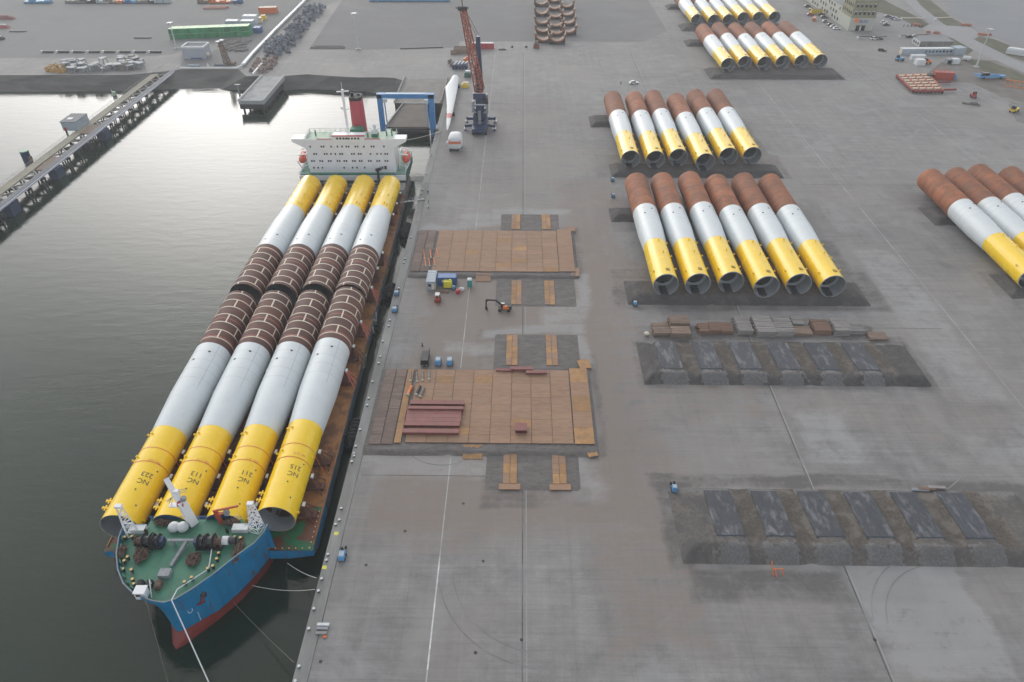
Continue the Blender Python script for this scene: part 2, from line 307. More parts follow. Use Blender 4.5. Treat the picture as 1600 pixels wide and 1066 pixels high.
me.materials.append(GRD); o=bpy.data.objects.new('apron_ground',me); COL.objects.link(o); struct(o)
def sheet(name,poly,z,m):
    b=MB(); n=len(poly); b.add([(x,y,z) for x,y in poly],[tuple(range(n))]); return struct(b.build(name,m))
def rect(x0,x1,y0,y1): return [(x0,y0),(x1,y0),(x1,y1),(x0,y1)]
CAPM=mat('quay_cap_concrete',(.27,.272,.262),.85,v=.2,s=.25,c2=(.17,.17,.16),s2=.15,a2=.6,stretch=(1,.3,1))
b=MB(); b.box((QX+.95,100,-1.2),(2.3,440,1.26)); struct(b.build('quay_edge_kerb',CAPM))
LNW=mat('worn_white_line_paint',(.40,.40,.39),.8,v=.3,s=.15,c2=(.27,.27,.27),s2=.12,a2=.95,th=(.42,.6)); LND=mat('dark_joint_seal',(.09,.09,.088),.9,v=.4,s=.1,c2=(.2,.2,.2),s2=.1,a2=.8); LNL=mat('pale_joint_seal',(.31,.31,.30),.9,v=.2,s=.1,c2=(.23,.23,.23),s2=.1,a2=.9)
for nm,x,w_,m_ in (('painted_line',-14.15,.22,LNW),('painted_line',1.6,.16,LNL),('road_line',.9,.2,LND),('road_line',58.7,.22,LND),('road_line',59.1,.25,LNL),('painted_line',114.2,.22,LNW),('painted_line',172.7,.3,LNL),('road_line',-32.7,.12,LND)):
    b=MB(); b.box((x,215,.004),(w_,370,.004)); struct(b.build(nm,m_))
for y,x0,x1 in ((54,-32,.9),(98,-32,-6),(318,-32,110),(268,1,36),(150,59,110),(236,100,172)):
    b=MB(); b.box(((x0+x1)/2,y,.012),(x1-x0,.14,.003)); struct(b.build('road_line',LND))
for y in (66,116,164,212): # bright repainted length of the line near the quay end
    pass
b=MB(); b.box((-14.15,68,.013),(.26,21,.003)); struct(b.build('painted_line',mat('white_line_paint',(.60,.60,.60),.7,v=.2,s=.5,c2=(.35,.35,.35),s2=.3,a2=.7)))
TRK=mat('tyre_mark',(.205,.205,.205),.9,v=.3,s=.2)
for cx,cy,r,a0,a1 in ((5,77,16.5,185,262),(5,77,19,190,265),(-16,110,9,200,300),(72,118,26,250,320),(76,64,14,100,170),(76,64,16.3,100,170),(38,235,20,20,80)):
    b=MB(); p=[]; n=30
    for i in range(n+1):
        a=R(a0+(a1-a0)*i/n); p.append((cx+r*math.cos(a),cy+r*math.sin(a),cx+(r+.22)*math.cos(a),cy+(r+.22)*math.sin(a)))
    b.add([(q[0],q[1],.016) for q in p]+[(q[2],q[3],.016) for q in p],[(i,i+1,n+2+i,n+1+i) for i in range(n)]); struct(b.build('road_marking',TRK))
# yard beyond the basin, roads and grass
ASP=mat('dark_yard_asphalt',(.175,.172,.172),.9,v=.12,s=.04,c2=(.21,.205,.2),s2=.03); ASL=mat('pale_yard_asphalt',(.205,.205,.2),.9,v=.1,s=.03,c2=(.175,.178,.175),s2=.02)
sheet('pavement',[at(482,78)[:2],at(560,78)[:2],at(690,75)[:2],at(990,72)[:2],at(1043,49)[:2],at(1000,-20)[:2],at(548,-20)[:2]],-.022,ASP)
sheet('pavement',[(-1200,385),(-215,385),(-188,392),(-150,445),(-120,530),(-80,900),(-1200,900)],-.022,ASL)
GRS=mat('dull_grass',(.085,.088,.05),.95,v=.3,s=.08,c2=(.17,.15,.12),s2=.05,a2=.7,bump=.4,bs=2); RDM=mat('road_asphalt',(.27,.27,.28),.85,v=.1,s=.05)
def pix(name,pts,z,m): return sheet(name,[at(u,v)[:2] for u,v in pts],z+.04,m)
pix('gravel_ground',[(1440,122),(1470,98),(1510,92),(1560,95),(1660,118),(1660,170),(1600,172),(1578,160),(1520,130)],-.02,mat('bare_earth',(.155,.14,.125),.95,v=.3,s=.08,c2=(.24,.235,.22),s2=.05,a2=.8))
pix('gravel_ground',[(1575,162),(1660,165),(1660,215),(1605,195),(1588,190)],-.014,ASP)
pix('grass',[(1370,-6),(1400,10),(1436,28),(1452,38),(1440,44),(1420,36),(1360,22),(1340,0)],-.02,GRS)
pix('grass',[(1375,-30),(1428,-20),(1490,30),(1515,42),(1480,40),(1455,30),(1436,14),(1400,-8)],-.02,GRS)
pix('grass',[(1467,57),(1490,60),(1515,70),(1522,78),(1512,86),(1495,78),(1480,66)],-.018,GRS)
pix('grass',[(1512,92),(1545,96),(1580,108),(1640,140),(1640,160),(1590,135),(1550,118),(1520,104)],-.012,GRS)
pix('grass',[(1522,62),(1530,57),(1555,62),(1600,80),(1700,120),(1700,135),(1640,108),(1575,88),(1545,74),(1527,70)],-.018,GRS)
pix('road',[(1395,-16),(1415,-20),(1440,10),(1475,38),(1530,66),(1600,100),(1740,160),(1740,185),(1600,114),(1520,78),(1480,55),(1440,26)],-.015,RDM)
pix('road',[(1452,38),(1480,40),(1515,42),(1530,52),(1522,60),(1490,58),(1460,52),(1440,46)],-.011,RDM)
pix('pavement',[(1460,-30),(1490,24),(1516,40),(1536,52),(1700,112),(1900,112),(1700,-40)],-.021,mat('blue_grey_paving',(.20,.21,.225),.85,v=.1,s=.03,c2=(.24,.24,.24),s2=.02))
pix('pavement',[(1360,16),(1400,26),(1440,46),(1420,52),(1364,46)],-.019,mat('parking_paving',(.24,.24,.235),.9,v=.1,s=.1))
def water_material():
    M=bpy.data.materials.new('harbour_water'); M.use_nodes=True; T=NT(M); b=T.n['Principled BSDF']
    g=T.new('ShaderNodeTexCoord').outputs['Object']
    n=T.noise(g,.02,3); col=T.mix(T.mapr(n,.3,.7),(.008,.020,.012),(.014,.029,.018)); T.l.new(col,b.inputs['Base Color'])
    b.inputs['Roughness'].default_value=.06; b.inputs['IOR'].default_value=1.34
    h=T.math('ADD',T.math('MULTIPLY',T.noise(T.scale(g,.35,1,1),.35,5,.6,.3),1.0),T.math('MULTIPLY',T.noise(T.scale(g,.6,1,1),1.6,4,.6),.22))
    B=T.new('ShaderNodeBump'); B.inputs['Strength'].default_value=.15; B.inputs['Distance'].default_value=.45; T.l.new(h,B.inputs['Height']); T.l.new(B.outputs[0],b.inputs['Normal'])
    return M
o=MB().add([(-3000,-400,WZ),(-30,-400,WZ),(-30,380,WZ),(-3000,380,WZ)],[(0,1,2,3)]).build('water',water_material()); struct(o)
b=MB(); n=len(top); 
for i in range(3,n-1): b.add([(*top[i],-.03),(*top[i+1],-.03),(*toe[i+1],-6),(*toe[i],-6)],[(0,1,2,3)])
struct(b.build('terrain',SLP))
tag(MB().add([(QX-.2,-400,-.5),(QX-.2,318.6,-.5),(QX-.2,318.6,-8),(QX-.2,-400,-8),(QX+.9,-400,-.5),(QX+.9,318.6,-.5),(QX+.9,318.6,-8),(QX+.9,-400,-8)],[(0,1,2,3),(4,7,6,5),(0,4,5,1),(1,5,6,2),(0,3,7,4)]).build('quay_wall',WALL),'dark vertical quay wall below the kerb beside the ship','wall')
tag(MB().add([(QX,318.6,-.03),(-57,318.6,-.03),(-57.3,331,-.03),(-57.1,350,-.03),(QX,318.6,-8),(-57,318.6,-8),(-57.3,331,-8),(-57.1,350,-8)],[(0,1,5,4),(1,2,6,5),(2,3,7,6)]).build('ramp_abutment_wall',WALL),'dark abutment wall behind the blue gantry under the ramp approach','wall')
# ---------------------------------------------------------------- monopiles
def polar(r,a,y): return (r*math.sin(a),y,r*math.cos(a))      # angle measured from the ridge towards +x
def make_pile(name,label,L,ly,lg,rt,rb,ship,group):
    t=thing(name,label,'monopile',group=group)
    kn=ly+(11.5 if ship else 9)
    MB().lathe_y([(0,rt),(ly,rt)],64).build('yellow_end',YEL,t,True)
    b=MB().lathe_y([(ly,rt),(ly+.12,rt+.03),(kn,rb),(lg,rb)],64); b.mi=1
    for k in range(1,5): y=kn+(lg-kn)*k/5; b.lathe_y([(y,rb+.008),(y+.09,rb+.008)],64)
    b.add([polar(rb+.01,a,y) for y in (kn,lg) for a in (.62,.645)],[(0,1,3,2)]); b.build('grey_shaft',[WHT,SEM],t,True,sharp=10)
    b=MB().lathe_y([(lg,rb),(L,rb),(L,rb-.11)],64); b.mi=1
    rr=rb+.015
    if ship:
        rings=[1.9,4.9,8.0,11.2,14.3,17.4,20.2]
        for i,y in enumerate(rings):
            b.lathe_y([(lg+y,rr),(lg+y+.32,rr)],64)
            y1=rings[i+1] if i+1<len(rings) else L-lg
            for a0 in ((-.75,1.05) if i%2 else (.25,2.0,-1.6)):
                n=3; b.add([polar(rr,a0+k*.04,lg+y+.3) for k in range(n)]+[polar(rr,a0+k*.04,lg+y1) for k in range(n)],[(k,k+1,n+k+1,n+k) for k in range(n-1)])
        b.mi=2
        for y in (2.5,9.6): b.lathe_y([(lg+y,rr),(lg+y+.16,rr)],64)
    if not ship:
        b.mi=3
        for y in (2.9,5.8,8.8,11.6,14.6,17.5,20.3): b.lathe_y([(lg+y,rr),(lg+y+.14,rr)],64)
    o=b.build('rusty_end',[RSD if ship else RST,WLD,PNK,RSM],t,True)
    MB().lathe_y([(0,rt),(0,rt-.11),(ly,rt-.11),(kn,rb-.12),(L,rb-.12)],48).build('inner_wall',PIN,t,True)
    if not ship:
        b=MB().lathe_y([(4.5,rt-.1),(4.5,rt-1.0),(4.8,rt-1.0),(4.8,rt-.1)],48); b.build('inner_platform',PIN,t)
        MB().box((-.3,3.2,-rt+.1),(.32,6.0,.25)).build('anode_cable_tray',DRK,t)
    MB().lathe_y([(-.02,rt+.02),(.25,rt+.02)],64).build('end_flange',STL if not ship else YEL,t,True)
    def lug(a,y,s=.5,h=.45,nm='lug'):
        b=MB(); p=Vector(polar(rt-.05,a,y)); q=Vector(polar(rt+h,a,y)); b.cyl(p,q,s*.5,s*.42,8); b.cyl(q,Vector(polar(rt+h+.18,a,y)),s*.62,s*.62,8); b.build(nm,YEL,t)
    if ship:
        for a,y in ((-.72,20.6),(-.45,20.7),(-.98,14.3),(-.55,14.4),(1.5,1.4)): lug(a,y,.4,.3)
        for y in (3.0,4.6):
            b=MB(); p=Vector(polar(rt-.1,-1.05,y)); q=Vector(polar(rt+1.0,-1.15,y)); q=p.lerp(q,.8); b.bar(p,q,.26,.28); b.bar(q+Vector((0,-.28,0)),q+Vector((0,.28,0)),.22,.22); b.bar(p.lerp(q,.5)+Vector((0,-.6,0)),p.lerp(q,.5)+Vector((0,.6,0)),.2,.25); b.build('bracket',YEL,t)
        for a,y in ((.35,6.2),(.75,3),(.9,11.5)): MB().cyl(polar(rt-.05,a,y),polar(rt+.05,a,y),.16,.16,8).build('port_plug',DRK,t)
    else:
        for a,y in ((.98,ly-.7),(1.05,12),(1.1,5.5),(.12,ly-1.2),(.2,11.8),(-1.0,4)): lug(a,y,.42,.34)
        b=MB(); b.M=Matrix.Rotation(.14,4,'Y'); b.box((0,2.6,rt-.1),(1.0,.9,.25)); b.build('hatch',mat('dull_yellow_hatch',(.33,.22,.02),.6) if 'dull_yellow_hatch' not in MATS else MATS['dull_yellow_hatch'],t)
    for a,y in ((-.35,lg-6),(.3,lg-3.2)): MB().cyl(polar(rb-.05,a,y),polar(rb+.05,a,y),.3,.3,8).build('grout_port',DRK,t)
    return t
def set_pile(o,tip,butt):
    tip,butt=Vector(tip),Vector(butt); d=butt-tip; o.location=tip
    o.rotation_euler=(math.atan2(d.z,math.hypot(d.x,d.y)),0,math.atan2(-d.x,d.y))
SH='monopiles stored on gravel berms ashore'
pile0=make_pile('monopile','x',63.0,19.6,40.6,3.42,3.86,False,SH); used=[False]
def shore_pile(x,y,label,dx=0.0):
    o=pile0 if not used[0] else dup(pile0,(0,0,0)); used[0]=True; o['label']=label
    set_pile(o,(x,y,4.7),(x+dx,y+63,5.1))
rows=[('in the shore row nearest the camera',[(39.6,162.6),(48.4,163),(57.6,164),(66.6,161.9),(75.7,163.2),(84.6,162.4)],39),
      ('in the second shore row from the camera',[(40,246.2),(49,246),(57.7,248),(66.7,244),(76.3,249.3),(85.1,250)],39),
      ('in the third shore row from the camera',[(101.5,361),(110.6,364.5),(120.1,363.8),(129.7,366),(139.3,367),(149,368)],101),
      ('in the fourth shore row, farthest from the camera',[(103.2,449),(113,448),(121.8,449),(131.6,454),(141,455),(150.8,456)],103)]
for nm,pts,_ in rows:
    for i,(x,y) in enumerate(pts): shore_pile(x,y,'%s pile from the left %s'%(ORD[i],nm),random.uniform(-.4,.2))
for i,(x,y) in enumerate(((140.6,167),(150,168.5),(159.2,171.5),(169,169.5))): shore_pile(x,y,'%s pile from the left in the separate group at the far right'%ORD[i])
# ---------------------------------------------------------------- gravel berms
def berm(label,x0,x1,y0,y1,h,slope=1.5,troughs=(),m=None,ramp=False,tw=4.6):
    m=m or GRV; st=.5 if h>.5 else .6
    nx=int((x1-x0)/st)+1; ny=int((y1-y0)/st)+1
    X,Y=np.meshgrid(np.linspace(x0,x1,nx),np.linspace(y0,y1,ny))
    wob=np.sin(X*.9+3*np.sin(Y*.31))*.22+np.sin(X*.37+1)*.3
    d=np.minimum.reduce([X-x0,x1-X,Y-y0-.25-wob*.5,y1-Y-.25+wob*.4]); Z=np.clip(d/slope,0,h)
    if ramp: Z*=np.clip(.35+.65*(1-(Y-y0)/(y1-y0)),0,1)*1.15
    for tx in troughs: Z*=1-.42*np.exp(-((X-tx-4.6)/1.7)**4)
    for tx in troughs: Z+=.34*np.exp(-((X-tx-.2)/2.7)**4)*np.clip((y0+3.6-Y)/1.2,0,1)*np.clip(d/.8,0,1)
    Z+=(rng.random(X.shape)-.5)*.12*np.clip(Z*2,0,1); Z=np.where(d<=0,-.02,Z)
    b=MB(); vs=np.stack([X.ravel(),Y.ravel(),Z.ravel()],1); I=np.arange(nx*ny).reshape(ny,nx)
    q=np.stack([I[:-1,:-1].ravel(),I[:-1,1:].ravel(),I[1:,1:].ravel(),I[1:,:-1].ravel()],1)
    b.v=[tuple(p) for p in vs]; b.f=[list(map(int,p)) for p in q]; b.m=[0]*len(b.f)
    if len(troughs):
        for k,f in enumerate(b.f):
            cx_,cy_=sum(b.v[i][0] for i in f)/4,sum(b.v[i][1] for i in f)/4; wv=.5*math.sin(cx_*1.3)+rng.uniform(-.4,.4)
            if cy_<y0+3.4+wv: b.m[k]=1 if abs(min((cx_-t for t in troughs),key=abs))<3.0+wv else 0
            elif abs(min((cx_-t-4.6 for t in troughs),key=abs))<1.9+.4*wv: b.m[k]=2
            elif cy_>y1-1.8+wv: b.m[k]=1
        m=[m,GRF,GRB]
    o=b.build('gravel_berm',m,smooth=True,sharp=60); tag(o,label,'gravel berm','gravel berms of the storage yard'); return o
mx1=[36.5+9.35*i for i in range(6)]; mx2=[39.2+9.15*i for i in range(6)]
berm('empty low gravel berm with worn blue-grey mats, beside the stacked timber mats',29.5,97,126.8,144,1.7,1.1,mx1,GRV,True)
berm('empty grey gravel berm with black mats nearest the camera',29.8,99,77.6,95.5,2.0,1.4,mx2,GRL,True)
B2=[('front berm under the yellow ends of the nearest shore row',29.5,95.5,159.8,172,1.6),('rear berm under the rusty ends of the nearest shore row',29.5,92,207,217,1.5),
    ('front berm under the yellow ends of the second shore row',33,95.5,241,253,1.6),('rear berm under the rusty ends of the second shore row',29,93,290,303,1.5),
    ('front berm under the yellow ends of the third shore row',92,158,354,371,1.6),('rear berm under the rusty ends of the third shore row',91,156,411,423,1.5),
    ('front berm under the yellow ends of the farthest row',94,160,443,458,1.6),('rear berm under the rusty ends of the farthest row',94,160,496,508,1.5),
    ('front berm under the yellow ends of the group at the right edge',135.5,186,164,177,1.6),('rear berm under the rusty ends of the group at the right edge',133.5,182,206,219,1.5)]
for l,x0,x1,y0,y1,h in B2: berm('dark gravel '+l,x0,x1,y0,y1,h,1.6)
def berm_mat(x,y0,y1,zf,label,group):
    t=thing('rubber_mat',label,'mat',(x,y0,0),0,group); b=MB(); n=10; w_=2.6; rings=[]
    L=y1-y0
    for i in range(n+1):
        u=i/n; z=zf(y0+u*L); lean=.9*u*0
        rings.append([(-w_,u*L,z+.02),(w_,u*L,z+.02),(w_,u*L,z+.12+.02*math.sin(i)),(0,u*L,z+.05),(-w_,u*L,z+.12)])
    b.loft(rings); b.build('mat_surface',MTB,t,False)
    b=MB(); z=zf(y0); b.add([(-w_,-.02,z+.13),(w_,-.02,z+.13),(w_+.1,-1.1,z-.45),(-w_-.1,-1.1,z-.45),(-w_,-.02,z+.0),(w_,-.02,z+.0),(w_+.1,-1.1,z-.6),(-w_-.1,-1.1,z-.6)],[(0,1,2,3),(7,6,5,4),(0,4,5,1),(1,5,6,2),(2,6,7,3),(3,7,4,0)]); b.build('hanging_edge',MTE,t); return t
def zf1(y): return max(0,1.7*1.15*(.35+.65*(1-(y-126.8)/17.2)))
def zf2(y): return max(0,2.0*1.15*(.35+.65*(1-(y-77.6)/17.9)))
for i in range(6):
    berm_mat(mx1[i],131.0,142.3,zf1,'blue-grey worn mat, %s from the left on the berm beside the timber stacks'%ORD[i],'mats on the farther empty berm')
    berm_mat(mx2[i],82.6,94.0,zf2,'black rubber mat, %s from the left on the berm nearest the camera'%ORD[i],'mats on the nearest empty berm')
# ---------------------------------------------------------------- steel plate platforms
def pad(label,x0,x1,y0,y1,h,sl=1.0,m=None):
    o=berm(label,x0,x1,y0,y1,h,sl,(),m or GRP); o.name='gravel_pad'; o['category']='gravel pad'; o['group']='gravel pads on the quay'
pad('raised gravel pad under the far steel plate platform',-32.4,17.0,172.4,200.4,.62,.9)
pad('raised gravel pad under the near steel plate platform with red beams',-33.0,17.0,103.4,132.0,.62,.9)
pad('flat dark gravel strip with two plate tracks beyond the far platform',-6.4,12.6,199.4,212.2,.12)
pad('flat dark gravel strip with two plate tracks behind the excavator',-6.7,15.6,158.6,173.0,.12)
pad('flat dark gravel strip with two plate tracks behind the near platform',-6.3,15.0,131.6,146.2,.12)
pad('flat dark gravel strip with two plate tracks nearest the camera',-6.7,12.6,94.3,104.4,.12)
PL={}
def plate(x,y,z,w_,d,m,label,group,rz=0.0):
    k=(round(w_,2),round(d,2),m.name)
    if k not in PL:
        b=MB(); b.box((0,0,0),(w_-.09,d-.035,.1)); PL[k]=b.build('steel_plate',m); o=PL[k]
    else: o=PL[k].copy(); COL.objects.link(o)
    o.location=(x,y,z+random.uniform(0,.03)); o.rotation_euler=(random.uniform(-.003,.003),random.uniform(-.002,.002),rz+random.uniform(-.006,.006)); tag(o,label,'steel plate',group); return o
lf='brown steel plate in the square field of the far platform'; ln='brown steel plate in the square field of the near platform'
for i in range(8):
    for j in range(10):
        c=-25.6+4.62*i+2.31; plate(c,175.2+2.42*j+1.2,.72,4.62,2.42,PLB if rng.random()>.06 else PLO,lf,'brown plates of the far platform')
        c=-24.2+4.5*i+2.25; plate(c,106.6+2.42*j+1.2,.72,4.5,2.42,PLB if rng.random()>.09 else PLO,ln,'brown plates of the near platform')
for j in range(5):
    plate(13.75,177.8+5.0*j,.80,4.6,5.0,PLB,'steel plate of the cross-laid column at the right end of the far platform','end column of the far platform')
    plate(14.1,109.0+5.0*j,.80,4.3,5.0,PLB if j%2 else PLO,'steel plate of the cross-laid column at the right end of the near platform','end column of the near platform')
plate(16.2,201.2,.55,2.6,3.2,PLB,'corner plate sticking out at the far right of the far platform','corner plates',.0); plate(16.0,175.5,.5,2.4,4.4,PLB,'corner plate sticking out at the near right of the far platform','corner plates')
plate(15.8,133.6,.5,3,3.4,PLO,'orange corner plate at the far right of the near platform','corner plates',.2); plate(15.2,105.3,.45,2.2,4.2,PLO,'orange corner plate at the near right of the near platform','corner plates',.25)
for j in range(9):
    for k,xx in enumerate((-31.0,-28.3)): plate(xx+.6,176.5+2.7*j,.72,2.6,2.7,PLG,'greyish plate at the quay end of the far platform','greyish plates of the far platform')
    for k,xx in enumerate((-31.2,-28.6)): plate(xx+.6,108+2.75*j-.6,.72,2.5,2.75,PLG,'greyish plate at the quay end of the near platform','greyish plates of the near platform')
for j in range(4): plate(-25.8,109.4+6.1*j,.80,1.5,6.1,PLO,'narrow orange plate of the strip at the quay side of the near platform','orange strip of the near platform')
for x0,y0 in ((-6,167.6),): pass
for y in (172.3,): plate(-10.4,172.6,.35,4.4,3.6,PLB,'ramp plate leading down from the far platform','ramp plates').rotation_euler[0]=.16
plate(-9.6,104.4,.32,4.2,3.6,PLO,'ramp plate leading down from the near platform beside the red beams','ramp plates').rotation_euler[0]=.16
for nm,xs,y0,y1 in (('beyond the far platform',(-1.4,8.4),201.6,211.6),('behind the excavator',(-.9,8.3),159.4,171.4),('behind the near platform',(-1.8,8.1),133.4,145.6),('nearest the camera',(-1.7,8.4),96,104.0)):
    for s,x in zip(('left','right'),xs):
        n=int((y1-y0)/2.4)
        for j in range(n):
            for k in (0,1): plate(x-.72+1.44*k,y0+(j+.5)*(y1-y0)/n,.14,1.44,(y1-y0)/n,(PLO,PLO,PLB)[rng.integers(3)],'steel plate of the %s track on the gravel strip %s'%(s,nm),'plate tracks on the gravel strips')
for x in (-1.7,8.4): plate(x,95.1,.2,4.4,1.5,PLB,'cross plate at the near end of the %s track nearest the camera'%('left' if x<0 else 'right'),'cross plates')
# red primer girders and loose steel on the near platform
def girder(loc,L,w_,h,label,rz=0.0):
    t=thing('steel_girder',label,'girder',loc,rz,'red girders on the near platform')
    MB().box((0,0,h-.06),(L,w_,.06)).build('top_flange',RPR,t); MB().box((0,0,0),(L,w_,.06)).build('bottom_flange',RPR,t)
    b=MB(); b.box((0,-w_*.22,.06),(L,.06,h-.12)); b.box((0,w_*.22,.06),(L,.06,h-.12))
    for k in range(6): b.box((-L/2+.2+k*(L-.4)/5,0,.06),(.05,w_*.9,h-.12))
    b.build('web',RPR,t); return t
a=at(684,637); girder((a.x,a.y,.83),12.2,1.3,.9,'long red girder lying farthest of the red beam group'); girder((a.x-.1,a.y-2.0,.83),12.2,.9,1.1,'long red girder with dark slot, second of the red beam group')
for i in range(5): girder((a.x-.5+random.uniform(-.15,.15),116.6-1.25*i,.83),12.1,1.2,.7,'red girder, %s of the five laid side by side'%ORD[i])
girder((a.x-.6,109.4,.83),12.2,1.2,.7,'long red girder lying nearest the camera'); 
a=at(815,585); girder((a.x,a.y+.6,.83),5.5,1.1,.7,'short red girder on top of the plate edge behind the platform'); girder((a.x+3.5,a.y-.6,.83),5,1,.6,'short red girder overlapping its neighbour at the platform edge',.03); girder((a.x-4,a.y+.3,.83),4.4,.8,.4,'thin red girder tapering out at the platform edge',-.05)
a=at(814,676); girder((a.x,a.y,.83),2.6,2.4,1.0,'short red box section standing alone near the front edge of the platform')
def pole(a,b_,r,m,label,group,name='steel_pole'):
    t=thing(name,label,'pole',a,0,group); d=Vector(b_)-Vector(a); MB().cyl((0,0,0),d,r,r,8).build('tube',m,t); MB().cyl(d*.97,d*1.02,r*1.25,r*1.25,8).build('tip',RLN,t); return t
for i,(u,v) in enumerate(((642,592),(652,593),(661,591),(671,590))): 
    a=at(u,v-6); b_=at(u,v+8); pole((a.x,a.y,1.0),(b_.x,b_.y,1.0),.22,STW,'dark pipe, %s from the quay in the row on the near platform'%ORD[i],'pipes on the near platform')
for i,(u,v,m) in enumerate(((641,615,ORP),(654,615,DRK),(660,618,STW))):
    a=at(u+3,v-6); b_=at(u-3,v+7); pole((a.x,a.y,1.05),(b_.x,b_.y,1.0),.35,m,'%s slanting roller lying above the red girders'%('orange','black','grey')[i],'rollers on the near platform','steel_roller')
for i,(u,v) in enumerate(((663,402),(673,401),(684,400),(665,414),(671,414),(679,413))):
    a=at(u-1,v-6); b_=at(u+1,v+6); pole((a.x,a.y,1.0),(b_.x,b_.y,1.0),.16,ORP,'orange pole, %s from the quay in the %s row on the far platform'%(ORD[i%3],'farther' if i<3 else 'nearer'),'orange poles on the far platform')
# stacks of timber mats by the farther empty berm
def stack(u0,u1,v,nx_,ny_,h,m,label,d=3.4,pl=.55):
    a=at(u0,v); c=at(u1,v); t=thing('mat_stack',label,'mat stack',((a.x+c.x)/2,a.y+d/2,0),random.uniform(-.03,.03),'stacks of timber mats')
    W=c.x-a.x; h*=1.55; nl=max(1,round(h/.3))
    for l in range(nl):
        b=MB(); k=max(2,int(d/pl))
        for j in range(k): b.box((random.uniform(-.15,.15)+l*.05,-d/2+(j+.5)*d/k,l*h/nl+.01),(W-.1+random.uniform(-.1,.1),d/k-.1,h/nl-.05+random.uniform(-.05,.05)),random.uniform(-.012,.012))
        b.build('mat_layer',m,t)
    return t
for a in ((1020,1049,527,2,1,.9,TMB,'brown timber mat stack with a dark slot, left end of the row',2.6),(1047,1077,529,2,1,1.1,TMB,'brown timber mat stack right beside the leftmost one',3.2),(1044,1075,515,2,1,1.4,TMB,'tall brown timber mat stack behind the left pair',3.4),(1018,1045,516,2,1,.5,TMB,'thin brown timber layer behind the leftmost stack',2.4),
    (1091,1108,523,1,1,.8,TMR,'low red-brown stack, first of a close trio',3.6),(1107,1125,523,1,1,.9,TMR,'low red-brown stack in the middle of a close trio',3.9),(1125,1145,523,1,1,.8,TMR,'low red-brown stack at the right of a close trio',3.8),
    (1151,1175,524,1,1,1.0,TMG,'grey mat stack with gaps, left of the rust-edged stack',6.6),(1181,1211,527,1,1,1.2,TMG,'grey mat stack with a rusty orange left edge',7.2),(1211,1240,527,1,1,1.2,TMG,'pale grey mat stack beside the rust-edged stack',7.4),(1240,1268,526,1,1,.7,TMB,'low brown stack sloping off to the right of the pale grey stack',3.0),(1236,1254,513,1,1,1.0,TMG,'dark grey heap of mats behind the low brown stack',3.6),
    (1271,1298,524,1,1,1.0,TMR,'red and grey mat stack between the low brown stack and the striped one',5.0),(1302,1328,525,1,1,1.2,TMG,'striped grey mat stack with black end',5.4),(1326,1350,523,1,1,.8,TMG,'flat grey mat stack at the right of the striped one',3.4),(1358,1387,533,1,1,.5,TMB,'small isolated brown plank stack at the right end of the row',3.0)):
    stack(*a[:8],d=a[8])
a=at(1183,527); o=MB().box((0,0,0),(.35,7,1.25)).build('steel_sheet',TMR,loc=(a.x,a.y+3.6,0)); tag(o,'rusty orange sheet leaning on the left edge of a grey mat stack','steel sheet')
a=at(1010,524); o=MB().ball((0,0,.55),.6,6,(1.2,1,.9)).build('sandbag',WLD,loc=a); tag(o,'pale round sandbag lying left of the timber stacks','sandbag')
a=at(1455,767); t=thing('plank_bundle','bundle of pale and brown planks beyond the nearest empty berm','planks',(a.x,a.y,0),-.03)
for k,(m,o_) in enumerate(((STL,-2.2),(TMR,-.8),(TMG,1.2))): MB().box((o_,.3*k,0),(3.4,.7,.35+.08*k)).build('plank',m,t)
a=at(1173,545); o=MB().box((0,0,0),(1.6,4.5,.12)).build('concrete_slab',CNC,loc=a); tag(o,'loose pale concrete slab between the timber stacks and the berm','slab')
# ---------------------------------------------------------------- heavy lift ship
SX,SY,SA=-57.2,80.0,R(.9)
ship=thing('heavy_lift_ship','long blue and rust cargo ship with green bow deck and white bridge beside the quay','ship',(SX,SY,0),SA)
def sw(x,y,z=0): return Vector((SX+x*math.cos(SA)-y*math.sin(SA),SY+x*math.sin(SA)+y*math.cos(SA),z))
def sl(u,v,z):
    p=at(u,v,z); dx,dy=p.x-SX,p.y-SY; return Vector((dx*math.cos(SA)+dy*math.sin(SA),-dx*math.sin(SA)+dy*math.cos(SA),z))
def SP(b,name,m,parent=None,**k): return b.build(name,m,parent or ship,**k)
# cargo hull, raked under the front corners
def sec(y,bot):
    h=[(19.3,-1.02),(19.25,-2.4 if bot>-4 else -4),(14.6,bot),(9,bot-.2)]
    return [(x,y,z) for x,z in h]+[(-x,y,z) for x,z in reversed(h)]
b=MB(); b.loft([sec(0,-3.3),sec(3,-4.0),sec(12,-7.5),sec(163,-7.5)]); SP(b,'cargo_hull',HWX)
b=MB(); b.add([(19.33,0,-1.02),(19.33,11,-1.02),(19.3,11,-4),(19.27,0,-2.4)],[(0,1,2,3)]); b.add([(-19.3,-.04,-1.0),(19.3,-.04,-1.0),(19.25,-.04,-2.4),(14.6,-.04,-3.3),(-14.6,-.04,-3.3),(-19.25,-.04,-2.4)],[(0,1,2,3,4,5)]); SP(b,'front_plating',HBL)
b=MB(); b.box((0,86.7,-1.0),(38.4,152.8,.03)); SP(b,'cargo_deck',CDK)
SP(MB().box((14.4,5.2,-.965),(9.6,10.2,.02)),'front_deck_corner',GWN); SP(MB().box((-14.6,5.2,-.965),(9.2,10.2,.02)),'front_deck_corner',GWN)
b=MB(); b.box((19.15,81,-.95),(.25,160,.22)); b.box((-19.15,81,-.95),(.25,160,.22)); SP(b,'deck_edge_bar',CDK)
b=MB()
for i in range(7): b.cyl((11+i*1.25,.5,-.95),(11+i*1.25,.5,-.75),.12,.12,6)
